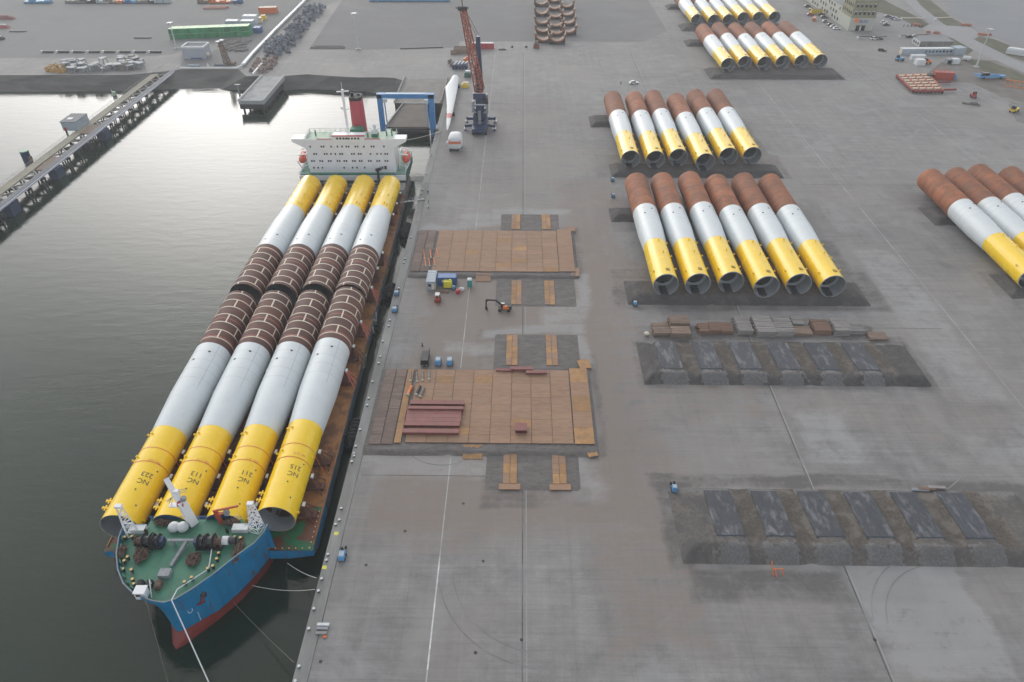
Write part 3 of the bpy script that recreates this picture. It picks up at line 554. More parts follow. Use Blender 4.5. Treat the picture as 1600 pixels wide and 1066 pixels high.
for i in range(8): b.cyl((18.6,.6+i*1.2,-.95),(18.6,.6+i*1.2,-.75),.12,.12,6)
SP(b,'deck_stud',BYL)
# bow hull: outlines port to starboard, level by level
rt=[(12.2,.6),(12.0,-1.1),(11.0,-3.4),(8.3,-6.5),(5.7,-9.9),(3.3,-12.5),(1.2,-14.4),(-.4,-15.0)]
lf=[(-2.4,-14.7),(-5.8,-13.5),(-8.5,-11.5),(-10.6,-8.8),(-12.2,-5.7),(-13.3,-2.2),(-13.6,.6)]
rw=[(11.0,.8),(10.7,-.9),(9.4,-4),(7.4,-7.6),(5.0,-10.8),(2.4,-12.9),(.4,-14.5),(-.7,-14.9)]
lw=[(-1.5,-14.4),(-2.6,-12.6),(-4.4,-9.8),(-6.6,-6.6),(-8.8,-3.4),(-10.6,-.9),(-11.4,.8)]
hi=rt+lf; lo=rw+lw
def lev(t,z,f=1.0): return [(a[0]*(1-t)+b_[0]*t,a[1]*(1-t)+b_[1]*t,z) for a,b_ in zip(hi,lo)]
b=MB(); b.loft([lev(0,5.0),lev(.42,3.8),lev(.72,2.2),lev(.9,0),lev(.97,-2),lev(1,-2.9)],caps=False,closed=False); SP(b,'bow_hull',HBL,smooth=True,sharp=60)
wo=[(10.9,.8),(10.6,-.9),(9.3,-4),(7.2,-8.0),(4.6,-11.4),(2.2,-14.0),(.3,-16.2),(-.9,-17.1),(-1.9,-16.0),(-3.0,-13.4),(-4.6,-10),(-6.8,-6.8),(-9,-3.5),(-10.8,-.9),(-11.4,.8)]
def wl(z,t): return [(a[0]*(1-t)+b_[0]*t,a[1]*(1-t)+b_[1]*t,z) for a,b_ in zip(lo,wo)]
b=MB(); b.loft([[(x*1.004,y*1.002,z) for x,y,z in lev(1,-2.9)],wl(-4.1,.55),wl(-5.2,1),wl(-8,1)],caps=False,closed=False); SP(b,'red_bow_bottom',HRD,smooth=True,sharp=60)
b=MB(); b.add([(x,y,5.0) for x,y in hi]+[(-9.8,.6,5),(-9.8,2.5,5),(7.0,2.5,5),(8.0,.6,5)][::1],[tuple(range(len(hi)))+tuple(range(len(hi),len(hi)+4))]); SP(b,'forecastle_deck',GDK)
b=MB()
for P,Q in zip(([ (12.2,.6),(8,.6),(7,2.5),(-9.8,2.5),(-9.8,.6)]),([(8,.6),(7,2.5),(-9.8,2.5),(-9.8,.6),(-13.6,.6)])): b.add([(P[0],P[1]+.01,5),(Q[0],Q[1]+.01,5),(Q[0],Q[1],-1),(P[0],P[1],-1)],[(0,1,2,3)])
SP(b,'forecastle_rear_wall',HBL)
def rail_strip(pts,z0,z1,th):
    b=MB(); c=Vector((-.8,-4,0))
    for P,Q in zip(pts[:-1],pts[1:]):
        p,q=Vector((*P,0)),Vector((*Q,0)); n=(q-p).cross(Vector((0,0,1))).normalized()*th
        if n.dot(c-p)<0: n=-n
        b.add([p+Vector((0,0,z0)),q+Vector((0,0,z0)),q+Vector((0,0,z1)),p+Vector((0,0,z1)),p+n+Vector((0,0,z0)),q+n+Vector((0,0,z0)),q+n+Vector((0,0,z1)),p+n+Vector((0,0,z1))],[(0,1,2,3),(4,7,6,5),(3,2,6,7),(0,4,5,1),(0,3,7,4),(1,5,6,2)])
    return b
SP(rail_strip(hi,4.98,6.05,.12),'bulwark',HBL)
b=MB(); b.tube([(x,y,6.08) for x,y in hi],.11,6); SP(b,'bulwark_cap',STL)
for x,y in lf[1:-1]+[(-9.6,-10.2),(-11.5,-7.3),(-12.8,-4),(-7.2,-12.6)]: SP(MB().box((x*.96,y*.96,5),(.15,.9,.95),math.atan2(y,x)),'bulwark_bracket',GDK)
b=MB(); 
for P,Q in (((12.1,.55),(8.1,.55)),((-9.7,2.4),(-4,2.4)),((-4,2.4),(6.8,2.4)),((-9.8,.6),(-13.4,.6))):
    n=max(2,int(math.dist(P,Q)/1.5))
    for z in (5.5,6.0): b.bar((*P,z),(*Q,z),.06)
    for i in range(n+1): p=Vector((*P,5)).lerp(Vector((*Q,5)),i/n); b.bar(p,p+Vector((0,0,1)),.07)
SP(b,'forecastle_railing',GAN)
# anchor and painted marks on the starboard bow
def side(t_,z,off=.06):
    """point on the starboard bow plating: t_ counts along the outline, z is the level"""
    k=float(np.interp(-z,[-5,-3.8,-2.2,0,2,2.9],[0,.42,.72,.9,.97,1])); i=int(t_); f=t_-i; A=Vector((*hi[i],0)).lerp(Vector((*lo[i],0)),k); B=Vector((*hi[i+1],0)).lerp(Vector((*lo[i+1],0)),k)
    p=A.lerp(B,f); n=(B-A).cross(Vector((0,0,1))).normalized(); 
    if n.x<0: n=-n
    return Vector((p.x,p.y,z))+n*off
b=MB(); b.tube([side(4.55,2.7,.2),side(4.62,2.1,.35),side(4.7,1.5,.3)],[.2,.26,.2],6); b.bar(side(4.5,1.5,.3),side(4.92,1.7,.3),.2); SP(b,'anchor',HRD)
b=MB(); b.ball(side(4.5,2.9,-.15),.6,6,(1,1,1.3)); SP(b,'hawse_pipe',DRK)
b=MB(); b.tube([side(5.2,1.4),side(5.2,.8),side(5.28,.55),side(5.4,.55),side(5.47,.8),side(5.47,1.4)],.06,4)
SP(b,'painted_mark',CWH)
for z in (-.4,-.9,-1.4,-1.9,-2.4): SP(MB().bar(side(4.95,z,.06),side(4.97,z-.22,.06),.12),'draught_mark',CWH)
# painted ring and broken letters on the long starboard side
b=MB(); b.loft([[(19.36,58+r*math.cos(2*PI*k/24),-2.9+.55*r*math.sin(2*PI*k/24)) for k in range(24)] for r in (1.9,2.5)],caps=False); SP(b,'painted_ring',CWH)
for q in (((19.36,71,-2),(19.36,71.6,-4.2),.35),((19.36,74,-1.6),(19.36,75.5,-4.2),.4),((19.36,77.5,-1.6),(19.36,76.3,-4),.35)): SP(MB().bar(*q),'hull_letter',CWH)
# deck machinery of the bow
def winch(x,y,s,label=None):
    b=MB(); w=SP(MB().box((x,y,5),(4.6,2.2,.25)),'winch_bed',DRK)
    for k,(ox,r,l) in enumerate(((-1.7,1.0,1.0),(-.2,1.45,1.2),(1.3,1.3,.9))):
        b=MB(); o=ox*s; b.cyl((x+o-l/2,y,6.1),(x+o+l/2,y,6.1),r*.6,r*.6,14); b.cyl((x+o-l/2-.08,y,6.1),(x+o-l/2,y,6.1),r,r,16); b.cyl((x+o+l/2,y,6.1),(x+o+l/2+.08,y,6.1),r,r,16); SP(b,'winch_drum',DRK if k else ROP,w)
    b=MB(); b.box((x+2.1*s,y,5.25),(.9,1.3,1.4)); b.cyl((x-2.4,y,6.1),(x+2.4,y,6.1),.18,.18,8); SP(b,'winch_motor',CRB,w); return w
winch(-7.6,-3.0,1); winch(3.0,-3.2,-1)
w=SP(MB().cyl((5.2,-2.9,6.0),(6.4,-2.9,6.0),.8,.8,14),'mooring_drum',CWH); MB().cyl((6.5,-2.9,6),(7.6,-2.9,6),.6,.75,12).build('drum_gear',DRK,ship)
b=MB(); b.box((-1.2,-2.9,5.9),(6.4,.45,.35)); b.bar((-1.0,-3.1,6.0),(-2.3,-7.6,5.2),.5); 
for x in (-3.4,.9): b.box((x,-3.0,5),(.3,.3,.95))
SP(b,'boom_rest',STL)
b=MB(); b.box((-2.6,-9.2,5),(1.9,1.5,.9)); SP(b,'hatch_coaming',STL); 
for x,r in ((-6.0,.55),(-4.5,.55),(-3.0,.5)):
    b=MB(); b.cyl((x+.25,-12.0,5.5),(x-.05,-10.7,5.5),r,r,12); b.box((x+.1,-11.4,5),(.9,1.6,.3)); SP(b,'roller_fairlead',RUB if x<-4 else ROP)
def bollards(u,v,du,dv):
    for k in (0,1):
        p=sl(u+du*k,v+dv*k,5.0); b=SP(MB().cyl(p,p+Vector((0,0,.75)),.26,.26,10),'mooring_bollard',DRK); MB().cyl(p+Vector((0,0,.75)),p+Vector((0,0,.84)),.25,.25,10).build('bollard_cap',BYL,b)
for q in ((197,843,11,-1),(201,874,-5,6),(194,893,13,1),(209,909,2,7),(290,913,11,-7),(326,892,8,-4),(340,877,3,-9),(368,843,9,1),(356,832,0,0),(229,833,0,0)): bollards(*q)
b=MB(); p=sl(224,931,5); b.box(p,(1.7,1.4,1.7)); hut=SP(b,'lookout_hut',SWH); MB().box(p+Vector((-.2,-.73,.8)),(.8,.06,.5)).build('hut_window',GLS,hut); MB().box(p+Vector((0,0,1.7)),(1.9,1.6,.1)).build('hut_roof',SWH,hut)
b=MB(); p=sl(236,926,5); b.bar(p+Vector((-.3,1.2,0)),p+Vector((0,1.0,2.2)),.12); b.bar(p+Vector((.5,-1,0)),p+Vector((0,1.0,2.2)),.14); SP(b,'small_davit',SWH)
for (u,v),(u2,v2) in (((206,831),(188,795)),((402,827),(398,787))):
    p=sl(u,v,5); q=p+Vector((-.3 if u<300 else .1,.3,6.4)); b=MB(); b.lattice(p,q,1.9,.8,6,.09); t=SP(b,'lattice_tower',SWH); MB().box(q,(1.1,.8,.5)).build('tower_head',SWH,t)
for u,v in ((217,829),(377,828)): p=sl(u,v,5); b=MB(); b.box(p,(2.9,1.5,.9),0,(.96,.9)); SP(b,'equipment_box',CWH)
for x in (-4.6,-3.0): b=MB(); b.lathe_z([(0,.55),(.25,.95),(.8,1.05),(1.25,.8),(1.45,.3)],16,(x,.3,5)); SP(b,'life_raft_drum',CWH,smooth=True)
# white hose crane: post leaning over the second pile, folded jib with cables
b=MB(); b.bar((-1.6,1.4,5),(-2.7,2.2,10.3),1.5,1.1); crn=SP(b,'deck_crane',SWH); MB().cyl((-3.3,2.0,9.9),(-2.2,2.0,9.9),.5,.5,12).build('crane_pivot',RED,crn); MB().cyl((-2.6,2.4,9.8),(-2.2,2.6,11.0),.55,.5,10).build('crane_motor',STL,crn)
b=MB(); b.bar((-3.2,2.4,10.2),(-5.6,5.0,13.2),.9,.8); b.box((-4.6,3.0,8.3),(2.0,1.0,.25)); b.bar((-5.3,3.0,8.4),(-4.2,3.4,11.4),.18); b.bar((-3.9,3.0,8.4),(-3.2,3.4,11.6),.18); b.box((-3.6,3.3,10.6),(.9,.7,1.4)); b.build('crane_jib',SWH,crn)
b=MB()
for k in range(3): b.tube([(-5.9+.2*k,2.9,9.6-.3*k),(-4.8,3.2,10.2),(-3.4,3.3,11.3)],.06,4)
for k in range(3): b.bar((-3.2,3.4,11.2+.4*k),(-1.9,3.6,11.3+.4*k),.07)
b.build('crane_cable',STL,crn)
b=MB(); b.bar((3.4,1.6,5),(3.0,1.7,8.2),.55); b.bar((2.6,1.7,8.3),(7.2,2.1,9.2),.3); b.box((3.4,1.7,7.5),(1.5,.6,.25)); dv=SP(b,'red_davit',mat('davit_red',(.42,.07,.02),.5)); MB().box((4.9,1.8,7.3),(.8,.8,1.1)).build('davit_winch',STL,dv)
def ropeheap(x,y,z,sx,sy,h,label,n=18):
    b=MB(); r=random.Random(int(x*100+y))
    for k in range(n):
        a0=r.uniform(0,6.28); pts=[]; q0=r.uniform(.15,1.0); ox,oy=r.uniform(-.35,.35)*sx*(1.1-q0),r.uniform(-.35,.35)*sy*(1.1-q0)
        for i in range(15):
            a=a0+i*r.uniform(.35,.7); q=q0*r.uniform(.6,1.1); pts.append((ox+sx*q*math.cos(a),oy+sy*q*math.sin(a),.1+h*(1.15-q)*r.random()+.02*k*h))
        b.tube(pts,.10,5)
    o=b.build('rope_heap',ROP); o.location=sw(x,y,z); o.rotation_euler=(0,0,SA); tag(o,label,'rope','rope heaps on the bow deck'); return o
ropeheap(-8.1,-5.6,5.0,1.3,1.7,1.3,'brown rope heap spilling from the left winch on the green bow deck',26); ropeheap(1.1,-6.3,5.0,1.3,1.5,.9,'dark rope heap lying before the right winch drum on the bow deck',22)
ropeheap(-12.0,-4.9,5,1.1,2.0,.9,'tangled pale brown rope along the left bulwark of the bow'); ropeheap(8.3,-4.4,5,.9,2.9,.8,'long grey rope heap along the right bulwark of the bow',20)
ropeheap(-7.3,1.5,5,1.6,.8,.9,'brown rope coil at the left rear of the bow deck'); ropeheap(5.4,1.5,5,1.7,.8,.9,'grey-brown rope coil beside the red davit')
# bridge house at the stern
b=MB(); b.box((0,166,-1),(37.6,20,4.0)); SP(b,'poop_block',mat('dark_green_ship_paint',(.03,.10,.085),.5,v=.3,s=.3))
b=MB(); b.box((0,155.4,1.2),(37.6,1.2,1.7)); SP(b,'front_breakwater',SWH)
b=MB(); b.box((0,166,3.0),(37.8,20.4,.25)); SP(b,'boat_deck',mat('green_boat_deck',(.05,.22,.15),.6))
b=MB(); b.box((0,161.6,3.25),(30.6,9.2,11.2)); house=SP(b,'bridge_house',SWH)
b=MB(); b.box((0,161.8,14.4),(31.5,9.4,.2)); SP(b,'top_deck',PGR)
b=MB()
for s in (-1,1):
    b=MB(); b.add([(s*15.3,157,12.2),(s*19.8,157,14.6),(s*19.8,157,15.6),(s*15.3,157,15.6),(s*15.3,161,12.2),(s*19.8,161,14.6),(s*19.8,161,15.6),(s*15.3,161,15.6)],[(0,1,2,3),(7,6,5,4),(0,4,5,1),(1,5,6,2),(2,6,7,3)])
    b.box((s*10.3,157.0,14.45),(10.4,.15,1.1)); b.box((s*15.5,161.9,14.45),(.15,9,1.0)); SP(b,'bridge_wing',SWH)
b=MB(); b.box((0,158.4,14.45),(11.2,3.6,2.3)); br=SP(b,'wheelhouse',SWH)
b=MB(); b.box((0,156.55,16.75),(11.6,.5,.35)); b.box((-8.3,156.85,15.55),(5.2,.25,.25)); b.box((8.3,156.85,15.55),(5.4,.25,.25)); b.build('red_trim',RED,ship)
for x in (-3.8,-2.7,-1.6,-.6,.2,1.3,2.4,3.5): MB().box((x,156.58,15.6),(.72,.08,.65)).build('wheelhouse_window',GLS,br)
for z,xs in ((12.6,(-13.7,-9.8,-9,-6.4,-4.2,-2.6,-1.1,-.3,2,2.8,5,7.6,8.4,12)),(9.9,(-12.8,-12,-9.1,-8.3,-6.9,-5.3,-3.7,-2.9,.4,1.2,2.8,3.6,7,9.3,10.7,12.1,12.9)),(7.3,(-14,-13.2,-11.1,-10.3,-8.1,-7.3,-5,-4.2,-2.6,-1.8,.4,1.2,2.8,3.6,6,6.8,9,9.8,11.9,12.7)),(4.8,(-13.7,-12.2,-10.7,-3,0,1.6,4.3))):
    for x in xs: MB().box((x,156.97,z),(.5,.1,.6)).build('house_window',GLS,house)
b=MB(); b.box((11.7,156.97,4.5),(.9,.1,1.2)); b.box((10.6,156.97,4.6),(.6,.1,.9)); b.build('house_door',DRK,house)
b=MB(); b.bar((9.3,154.6,1),(9.3,154.8,5.2),.8); b.bar((8.6,154.6,5.2),(10.6,154.4,5.8),.7,.9); SP(b,'provision_crane',DRK)
b=MB(); b.box((0,155.6,2.95),(31,.4,.4)); SP(b,'green_coaming',GDK)
# funnel, mast, roof gear
b=MB(); b.loft([[(1.7+sx*w_,169.6+sy*w_*1.3,z) for sx,sy in ((-1,-.6),(-.6,-1),(.6,-1),(1,-.6),(1,.6),(.6,1),(-.6,1),(-1,.6))] for z,w_ in ((3.2,2.5),(25.4,2.1))]); fn=SP(b,'funnel',FUN,smooth=True)
b=MB(); b.loft([[(1.7+sx*w_,169.6+sy*w_*1.3,z) for sx,sy in ((-1,-.6),(-.6,-1),(.6,-1),(1,-.6),(1,.6),(.6,1),(-.6,1),(-1,.6))] for z,w_ in ((25.3,2.15),(26.4,2.15))]); b.cyl((.6,169,26.2),(.6,169,27.6),.55,.55,10); b.cyl((.4,170.4,26.2),(.4,170.4,27.9),.3,.3,8); b.cyl((2.6,170.2,26.2),(2.6,170.2,26.9),.5,.5,8); b.build('funnel_cap',RUB,fn)
b=MB(); b.box((1.8,164.4,14.6),(4.4,3.2,2.2)); SP(b,'funnel_casing',GDK); 
b=MB(); b.bar((-1.0,162,14.5),(-.9,162,31),.7); b.bar((-2.9,162,30.2),(1.2,162,30.4),.35); b.bar((-1.8,162,27.5),(.4,162,27.6),.25); b.bar((-.9,162,31),(-.9,162,33.5),.12); b.bar((-2,162,24.2),(.5,162,24.3),.3); b.bar((-2,162,20),(-.9,162,20.1),.25); b.ball((-1.9,161.9,24.8),.45,6); SP(b,'radar_mast',SWH)
b=MB(); b.box((8.4,162,14.6),(2.3,2.2,1.2)); SP(b,'roof_unit',GDK); b=MB(); b.box((8.4,162,15.8),(1.9,1.9,1.4)); b.box((8.3,163,17.2),(1.0,1,1.4)); SP(b,'ventilator_box',CWH)
for x in (-7.5,-12.6,-3.4,12.4,14.2,6): SP(MB().cyl((x,160+abs(x)*.2,14.5),(x,160+abs(x)*.2,16.0+abs(x)%1.2),.25,.25,8),'roof_ventilator',SWH if int(x)%2 else GDK)
SP(MB().ball((-4.8,163,15.5),1.0,8),'radome',SWH,smooth=True)
def railing(pts,z,h,m=SWH,name='railing'):
    b=MB()
    for P,Q in zip(pts[:-1],pts[1:]):
        n=max(1,int(math.dist(P,Q)/1.8))
        for f in (.5,1): b.bar((*P,z+h*f),(*Q,z+h*f),.07)
        for i in range(n+1): p=Vector((*P,z)).lerp(Vector((*Q,z)),i/n); b.bar(p,p+Vector((0,0,h)),.08)
    return SP(b,name,m)
railing([(-15.6,157.4),(-15.6,166.4),(15.6,166.4),(15.6,157.4)],14.6,1.2,GDK); railing([(-18.8,156),(-18.8,176),(18.8,176),(18.8,156)],3.2,1.2); railing([(-18.8,155),(-15.5,155)],3.2,1.1); railing([(15.5,155),(18.8,155)],3.2,1.1)
for s in (-1,1):
    b=MB(); b.ball((s*18.5,163,6.4),1.5,10,(1,2.7,1)); lb=SP(b,'lifeboat',LBO,smooth=True); MB().box((s*18.5,163,7.5),(1.5,3,.8),0,(.8,.8)).build('lifeboat_canopy',LBO,lb)
    b=MB()
    for y in (160.2,165.8): b.bar((s*16.2,y,3.2),(s*16.6,y,8.8),.3); b.bar((s*16.6,y,8.8),(s*19.6,y,8.4),.35); b.bar((s*18.7,y,3.2),(s*20.2,y,6.2),.3); b.bar((s*16.2,y,5),(s*18.7,y,4),.25)
    b.bar((s*16.6,160.2,8.8),(s*16.6,165.8,8.8),.2); b.bar((s*18.7,158.2,3.3),(s*17.2,168,7.4),.25); SP(b,'boat_davit',SWH)
b=MB()
for i in range(14): b.box((-14+i*2.2,154.2,-.95),(1.6,1.2,1.0+(i%3)*.4))
SP(b,'deck_locker',STL)
b=MB(); b.box((17.2,151,-.95),(3.2,6,1.6)); b.box((0,151.8,-.95),(30,2.4,.4)); SP(b,'deck_platform',STL)
b=MB()
for k in range(9): b.tube([(16.5+random.uniform(-1,1),141+random.uniform(-2.5,2.5),-.8),(17+random.uniform(-1,1),141+random.uniform(-2.5,2.5),.3),(17.5,142+random.uniform(-3,3),-.6)],.35,5)
o=b.build('machinery_heap',DRK,loc=sw(0,0,0)); o.rotation_euler=(0,0,SA); tag(o,'dark heap of hoses and gear on the deck corner below the bridge house, quay side','deck gear')
# cargo of the ship: eight piles on cradles
SG='monopiles lying on the ship deck'
sp0=make_pile('monopile','x',71.0,22.8,49.5,3.6,4.2,True,SG)
def axis_x(i,y): a=(-15.9,-6.4,3.2,12.2)[i]; c=(-13.0,-3.9,5.6,14.5)[i]; return a+(c-a)*(y-2.7)/145.8
def axis_z(y): return 3.1+1.1*min(1,min(abs(y-2.7),abs(148.5-y))/60)
NUM=('223','113','211','215'); fr=[]
for i in range(4):
    y0=(2.2,2.3,2.5,4.0)[i]; o=sp0 if i==0 else dup(sp0,(0,0,0)); o['label']='front pile on the ship lettered NC %s, yellow end above the bow'%NUM[i]
    set_pile(o,sw(axis_x(i,y0),y0,3.1),sw(axis_x(i,y0+71),y0+71,4.2)); fr.append(o)
for i in range(4):
    y0=(147.3,147.3,147.4,146.9)[i]; o=dup(sp0,(0,0,0)); o['label']='rear pile on the ship, %s from the water side, yellow end towards the white bridge'%ORD[i]
    set_pile(o,sw(axis_x(i,y0),y0,3.1),sw(axis_x(i,y0-71),y0-71,4.2))
def wrap_text(parent,txt,size,y,ang,r,name='lettering',m=BLK):
    me=text_mesh(txt,size); bm=bmesh.new(); bm.from_mesh(me); bmesh.ops.triangulate(bm,faces=bm.faces)
    for v in bm.verts: a=ang-v.co.x/r; yy=y-v.co.y; v.co=Vector((r*math.sin(a),yy,r*math.cos(a)))
    bm.to_mesh(me); bm.free(); me.materials.append(m); o=bpy.data.objects.new(name,me); COL.objects.link(o); o.parent=parent; return o
for o,n in zip(fr,NUM):
    wrap_text(o,'NC',1.5,8.3,.50,3.625); wrap_text(o,n,1.5,10.0,.52,3.625)
    wrap_text(o,'NC %s'%n,.75,13.4,.52,3.625,'small_lettering',PNK)
for k,y in enumerate((8,15,21.5,47,56,66,82,92,101,126,134,142)):
    t=thing('pile_cradle','rusty cradle beam under the ship piles, %s from the bow'%ORD[k],'cradle',sw(0,y,0),SA,'pile cradles on the ship deck')
    MB().box((.2,0,-.96),(36.4,1.6,.8)).build('base_beam',RSD,t)
    r=3.65 if k in (0,1,2,9,10,11) else 4.2; zc=axis_z(y)
    for i in range(4):
        x=axis_x(i,y)
        for s in (-1,1): b=MB(); b.prism([(x+s*1.2,-.6),(x+s*(r+.5),-.6),(x+s*(r+.5),.6),(x+s*1.2,.6)],-.16,.1); b.add([(x+s*2.0,-.5,.1),(x+s*(r+.5),-.5,.1),(x+s*(r+.5),-.5,zc-.6),(x+s*(r+.15),-.5,zc-.6),(x+s*2.0,.5,.1),(x+s*(r+.5),.5,.1),(x+s*(r+.5),.5,zc-.6),(x+s*(r+.15),.5,zc-.6)],[(0,1,2,3),(7,6,5,4),(0,4,5,1),(1,5,6,2),(2,6,7,3),(3,7,4,0)]); b.build('saddle',RSD,t)
        MB().box((x+r+.45,0,zc-.9),(.5,1.0,.35)).build('saddle_pad',CWH,t)
    b=MB()
    for q in (0,1,2): b.bar((axis_x(3,y)+r+.4,-.4+.4*q,zc-.8),(axis_x(3,y)+r+2.2,-2+2*q,-.9),.18)
    b.build('brace',PNK if k in (5,6,3) else RSD,t)
for i in range(4):
    for k,yy in enumerate((18.8,15.2)):
        x=axis_x(i,yy); zc=3.1+.25*yy/20; r=3.62; t=thing('lashing_strap','orange strap over the pile lettered NC %s, %s from its yellow end'%(NUM[i],('second','first')[k]),'strap',sw(x,yy+(2.2,2.3,2.5,3.3)[i]-2.2,0),SA,'orange straps over the front piles')
        pts=[(r*math.sin(a),0,zc+r*math.cos(a)) for a in np.linspace(-1.5,1.45,22)]+[(r+1.7,-1.6,-.7)]; b=MB()
        b.loft([[(p[0],p[1]-.09,p[2]),(p[0],p[1]+.09,p[2]),(p[0]*1.0,p[1]+.09,p[2]+.03),(p[0],p[1]-.09,p[2]+.03)] for p in pts]); b.build('webbing',ORG,t)
        MB().box((r+.9,-.8,.9),(.3,.3,.5)).build('ratchet',DRK,t)
# mooring lines, fenders, gangway
def line(pts,label,r=.09,m=RLN,sag=0):
    P=[Vector(p) for p in pts]; out=[]
    for A,B in zip(P[:-1],P[1:]):
        for i in range(12): f=i/12; q=A.lerp(B,f); q.z-=sag*4*f*(1-f); out.append(q)
    out.append(P[-1]); o0=out[0].copy(); b=MB(); b.tube([p-o0 for p in out],r,5); o=b.build('mooring_line',m,loc=o0); tag(o,label,'mooring line','mooring lines of the ship'); return o
S3=lambda u,v,z: (lambda p: sw(p.x,p.y,z))(sl(u,v,z))
line([S3(334,838,5.9),S3(326,889,5.5),S3(277,921,5.6),S3(268,938,6.2),at(330,1075,1.0)],'white bow line from the right winch over the bulwark to the lower photo edge',.10,CWH)
line([S3(227,863,5.6),S3(204,893,5.5),S3(220,925,5.6),S3(229,943,6.0),at(265,1075,-3)],'thin grey bow line leading down from the white lookout hut',.07,DLN)
line([sw(*side(6.0,-1.2)[:2],-1.2) if False else S3(355,931,-4.0),at(459,1035,.35)],'thin dark line from the red waterline to the bollard at the lower left quay',.06,DLN,.8)
line([S3(394,915,-3.0),at(492,921,.4)],'sagging line from the bow flank to the paired bollards',.06,RLN,.9); line([S3(449,880,-3),at(494,903,.4)],'short line from the front corner of the hull to the quay',.06,RLN,.6)
line([sw(19,150,-.5),at(668,286,.3)],'steep stern line crossing the water gap to a quay bollard',.06,DLN,.3); line([sw(19,150,2),at(660,298,.4)],'stern spring line ending at the paired bollards by the workers',.06,DLN,.3); line([sw(19.4,158,14.8),at(690,204,.4)],'pale line from the bridge wing to the quay near the blue gantry',.07,RLN,.5)
gw=thing('gangway','grey gangway laid from the ship deck corner to the quay','gangway',(0,0,0)); p,q=sw(18.5,139.6,.2),at(664,311,.35); d=q-p
gw.location=p; b=MB(); b.bar((0,0,0),d,.9,.12); b.build('walkway',STL,gw); b=MB()
for s in (-.45,.45):
    b.bar((0,s,1),d+Vector((0,s,1)),.06)
    for i in range(7): c=d*(i/6)+Vector((0,s,0)); b.bar(c,c+Vector((0,0,1)),.06)
b.build('handrail',STL,gw)
def fender(u,v,L,r,label):
    c=at(u,v,-3.6); c.x=(sw(19.3,(c.y-SY),0).x+QX)/2-.05; t=thing('quay_fender',label,'fender',(c.x,c.y,-3.6),.0,'floating rubber fenders between ship and quay')
    b=MB(); b.lathe_y([(-L/2,r*.35),(-L/2+r*.5,r*.85),(-L/2+r,r),(L/2-r,r),(L/2-r*.5,r*.85),(L/2,r*.35)],18); b.build('fender_body',RUB,t,True)
    b=MB()
    for y in np.arange(-L/2+r,L/2-r+.1,1.1): b.loft([[((r+.3*math.cos(2*PI*j/6)*.8)*math.cos(2*PI*k/18),y+.3*math.sin(2*PI*j/6),(r+.3*math.cos(2*PI*j/6)*.8)*math.sin(2*PI*k/18)) for k in range(18)] for j in range(7)],caps=False)
    b.build('tyre_net',RUB,t,True)
fender(550,678,9,1.75,'large black tyre-netted fender beside the near steel plate platform'); fender(609,456,7,1.75,'black fender afloat beside the blue cabinets on the kerb'); fender(634,362,9,1.75,'black fender nearest the ship stern')
# ---------------------------------------------------------------- quay furniture
b0=None
def bollard(p,label):
    global b0
    if b0 is None:
        t=thing('quay_bollard',label,'bollard',p,0,'white topped bollards along the kerb'); t.scale=(.56,.56,.6); MB().lathe_z([(0,.42),(.12,.42),(.14,.28),(.5,.26)],12).build('post',RUB,t,True); MB().lathe_z([(.48,.3),(.55,.46),(.72,.44),(.8,.2)],12).build('white_cap',CWH,t,True); b0=t
    else: dup(b0,p,0,label)
for n,(u,v) in enumerate(((461,1064),(467,1041),(475.5,982),(487,951),(493,923),(498,904),(508,875),(511,866),(519,819),(530,812),(533,794),(548,708),(553,712),(545,721),(555,697),(560,671),(573.5,633),(576,622),(580,596),(591.5,567),(594,557),(596,533),(607,509),(609,500),(620.5,455),(623,450),(631,410),(633,404),(642,371),(658,302),(660.5,296),(666,271),(672,243),(674,240),(679,219),(685,208))):
    p=at(u,v,.4); p.z=.06; near=('in the group nearest the camera','near the wooden barrier','near the sagging bow line','by the lone blue cabinet','abreast of the near platform','abreast of the blue cabinets','abreast of the far platform','by the workers and gangway','by the blue gantry'); z=near[min(8,n//4)]
    bollard((max(p.x,QX+.35),p.y,.06),'white-topped bollard %s, %s counting away from the camera'%(z,ORD[n%4 if n<32 else n-32]))
def cyl_wheels(b,pts,r,w_):
    for x,y in pts: b.cyl((x-w_/2,y,r),(x+w_/2,y,r),r,r,10)
# containers
def container(name,label,loc,rz,dims,m,cat='container',group=None,ribs=True,door=None,roofm=None):
    L,W,H=dims; t=thing(name,label,cat,loc,rz,group); b=MB(); b.box((0,0,.12),(L,W,H-.12))
    if ribs:
        n=int(L/.5)
        for k in range(n): 
            for s in (-1,1): b.box((-L/2+(k+.5)*L/n,s*(W/2+.02),.25),(L/n*.5,.06,H-.45))
        for k in range(4):
            for s in (-1,1): b.box((s*(L/2+.02),-W/2+(k+.5)*W/4,.3),(.05,W/8,H-.5))
    b.build('shell',m,t)
    b=MB(); 
    for sx in (-1,1):
        for sy in (-1,1): b.box((sx*(L/2-.03),sy*(W/2-.03),0),(.2,.2,H+.04))
    for sy in (-1,1): b.box((0,sy*(W/2-.02),H-.1),(L,.14,.15)); b.box((0,sy*(W/2-.02),.0),(L,.14,.16))
    for sx in (-1,1): b.box((sx*(L/2-.01),0,H-.11),(.16,W-.05,.14)); b.box((sx*(L/2-.01),0,.02),(.16,W-.05,.12))
    b.build('corner_frame',m,t)
    if roofm:
        b=MB(); b.box((0,0,H),(L-.3,W-.3,.05))
        for k in range(1,int(L/1.2)): b.box((-L/2+k*1.2,0,H+.04),(.14,W-.4,.05))
        b.build('roof',roofm,t)
    return t
